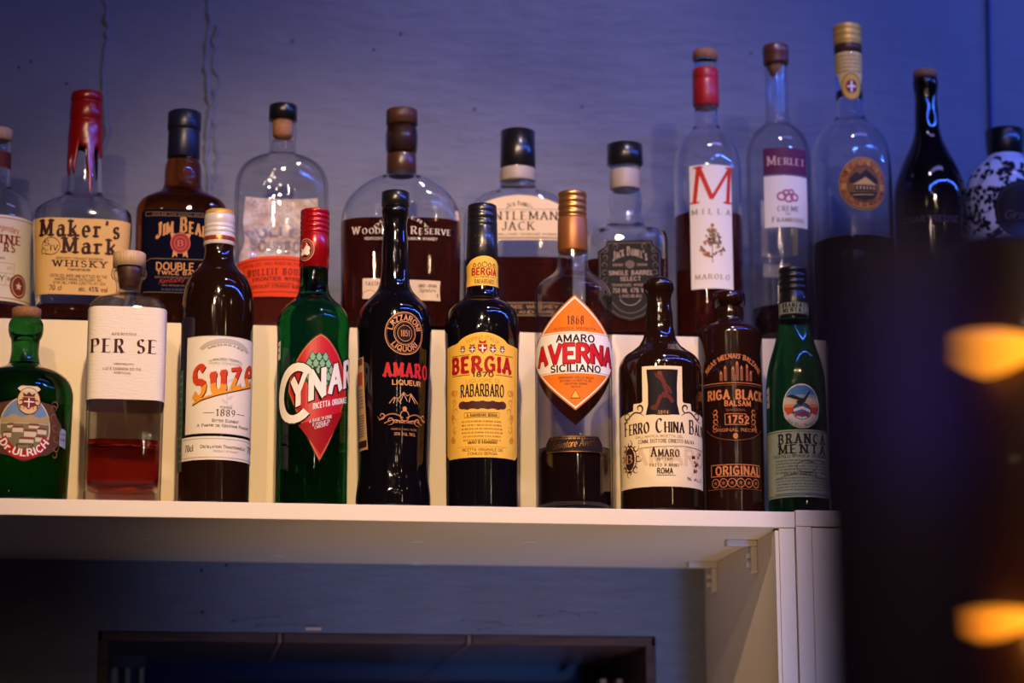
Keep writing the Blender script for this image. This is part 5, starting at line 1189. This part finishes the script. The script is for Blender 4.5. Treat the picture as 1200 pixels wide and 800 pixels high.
p.text('Gin', 0, 30, 264, 11, ink((120, 100, 90)), (.1, .08, 0, .2)) if False else p.ring(14, 258, 26, 30, .7, ink((90, 74, 64))); p.text('Gran', -4, 26, 268, 9, ink((100, 84, 74)), (.1, .08, 0, .2), slant=.2); p.done('lettering', o)

# ================================================================== BLURRED FOREGROUND AT THE RIGHT
ambm = principled('amber_lamp_glass', (1, .45, .08), .4, emit=(1.0, .31, .015), estr=1.9)
dk = principled('dark_satin', (0.030, 0.016, 0.022), .35, coat=.3)
# near dark post standing on the bar, about 0.7 m from the lens
def fore(px0, px1, Y, top_px, name, label, cat):
    P0, P1 = at(px0, 500, Y), at(px1, 500, Y); T = at(px0, top_px, Y)
    r = bpy.data.objects.new(name, None); C.objects.link(r); r.location = ((P0.x+P1.x)/2, Y, T.z-.24); tag(r, label, cat)
    return r, (P1.x-P0.x)/2, .24
def rev(prof, seg=40):
    bm = bmesh.new(); R = []
    for (z_, r_) in prof: R.append([bm.verts.new((r_*math.cos(2*PI*k/seg), r_*math.sin(2*PI*k/seg), z_)) for k in range(seg)])
    for q, s_ in zip(R, R[1:]):
        for k in range(seg): bm.faces.new((q[k], q[(k+1) % seg], s_[(k+1) % seg], s_[k]))
    bm.faces.new(R[0][::-1]); bm.faces.new(R[-1]); return bm
r, rad, hh = fore(938, 1150, -2.0, 268, 'bar_post', 'blurred dark rounded post close to the camera, left of the two amber lamps', 'post')
violet = principled('violet_black_lacquer', (0.022, 0.009, 0.045), .55)
link('post_body', rev([(-.25, rad), (.232, rad), (.238, rad*.9), (.24, rad*.6)]), violet, r, True)
link('post_base', rev([(-.27, rad*1.7), (-.258, rad*1.7), (-.25, rad*1.05)]), dk, r, True)
r, rad, hh = fore(1096, 1330, -1.0, 285, 'lamp_stand', 'blurred dark stand at the right edge with two glowing amber saucer lamps', 'lamp stand')
link('stand_column', rev([(-.45, rad), (.225, rad), (.236, rad*.93), (.24, rad*.7)]), principled('brown_lacquer', (0.045, 0.016, 0.008), .4, coat=.2), r, True)
link('stand_base', rev([(-.47, rad*1.3), (-.455, rad*1.3), (-.45, rad)]), dk, r, True)
for (py, kz) in ((408, 1.0), (726, .72)):
    c = at(1156, py, -1.0-rad*1.0); c = c-r.location
    L = rev([(-.019, .004), (-.016, .013), (-.009, .027), (-.002, .037), (.003, .039), (.007, .034), (.010, .022), (.012, .006)], 32)
    for v in L.verts: v.co.y *= .6; v.co.z *= kz; v.co += Vector(c)
    link('amber_lamp', L, ambm, r, True)

gl = at(1165, 775, -1.0-rad-.05); bulb('amber_lamp_glow', gl, .10, (1.0, .33, .05), .01)
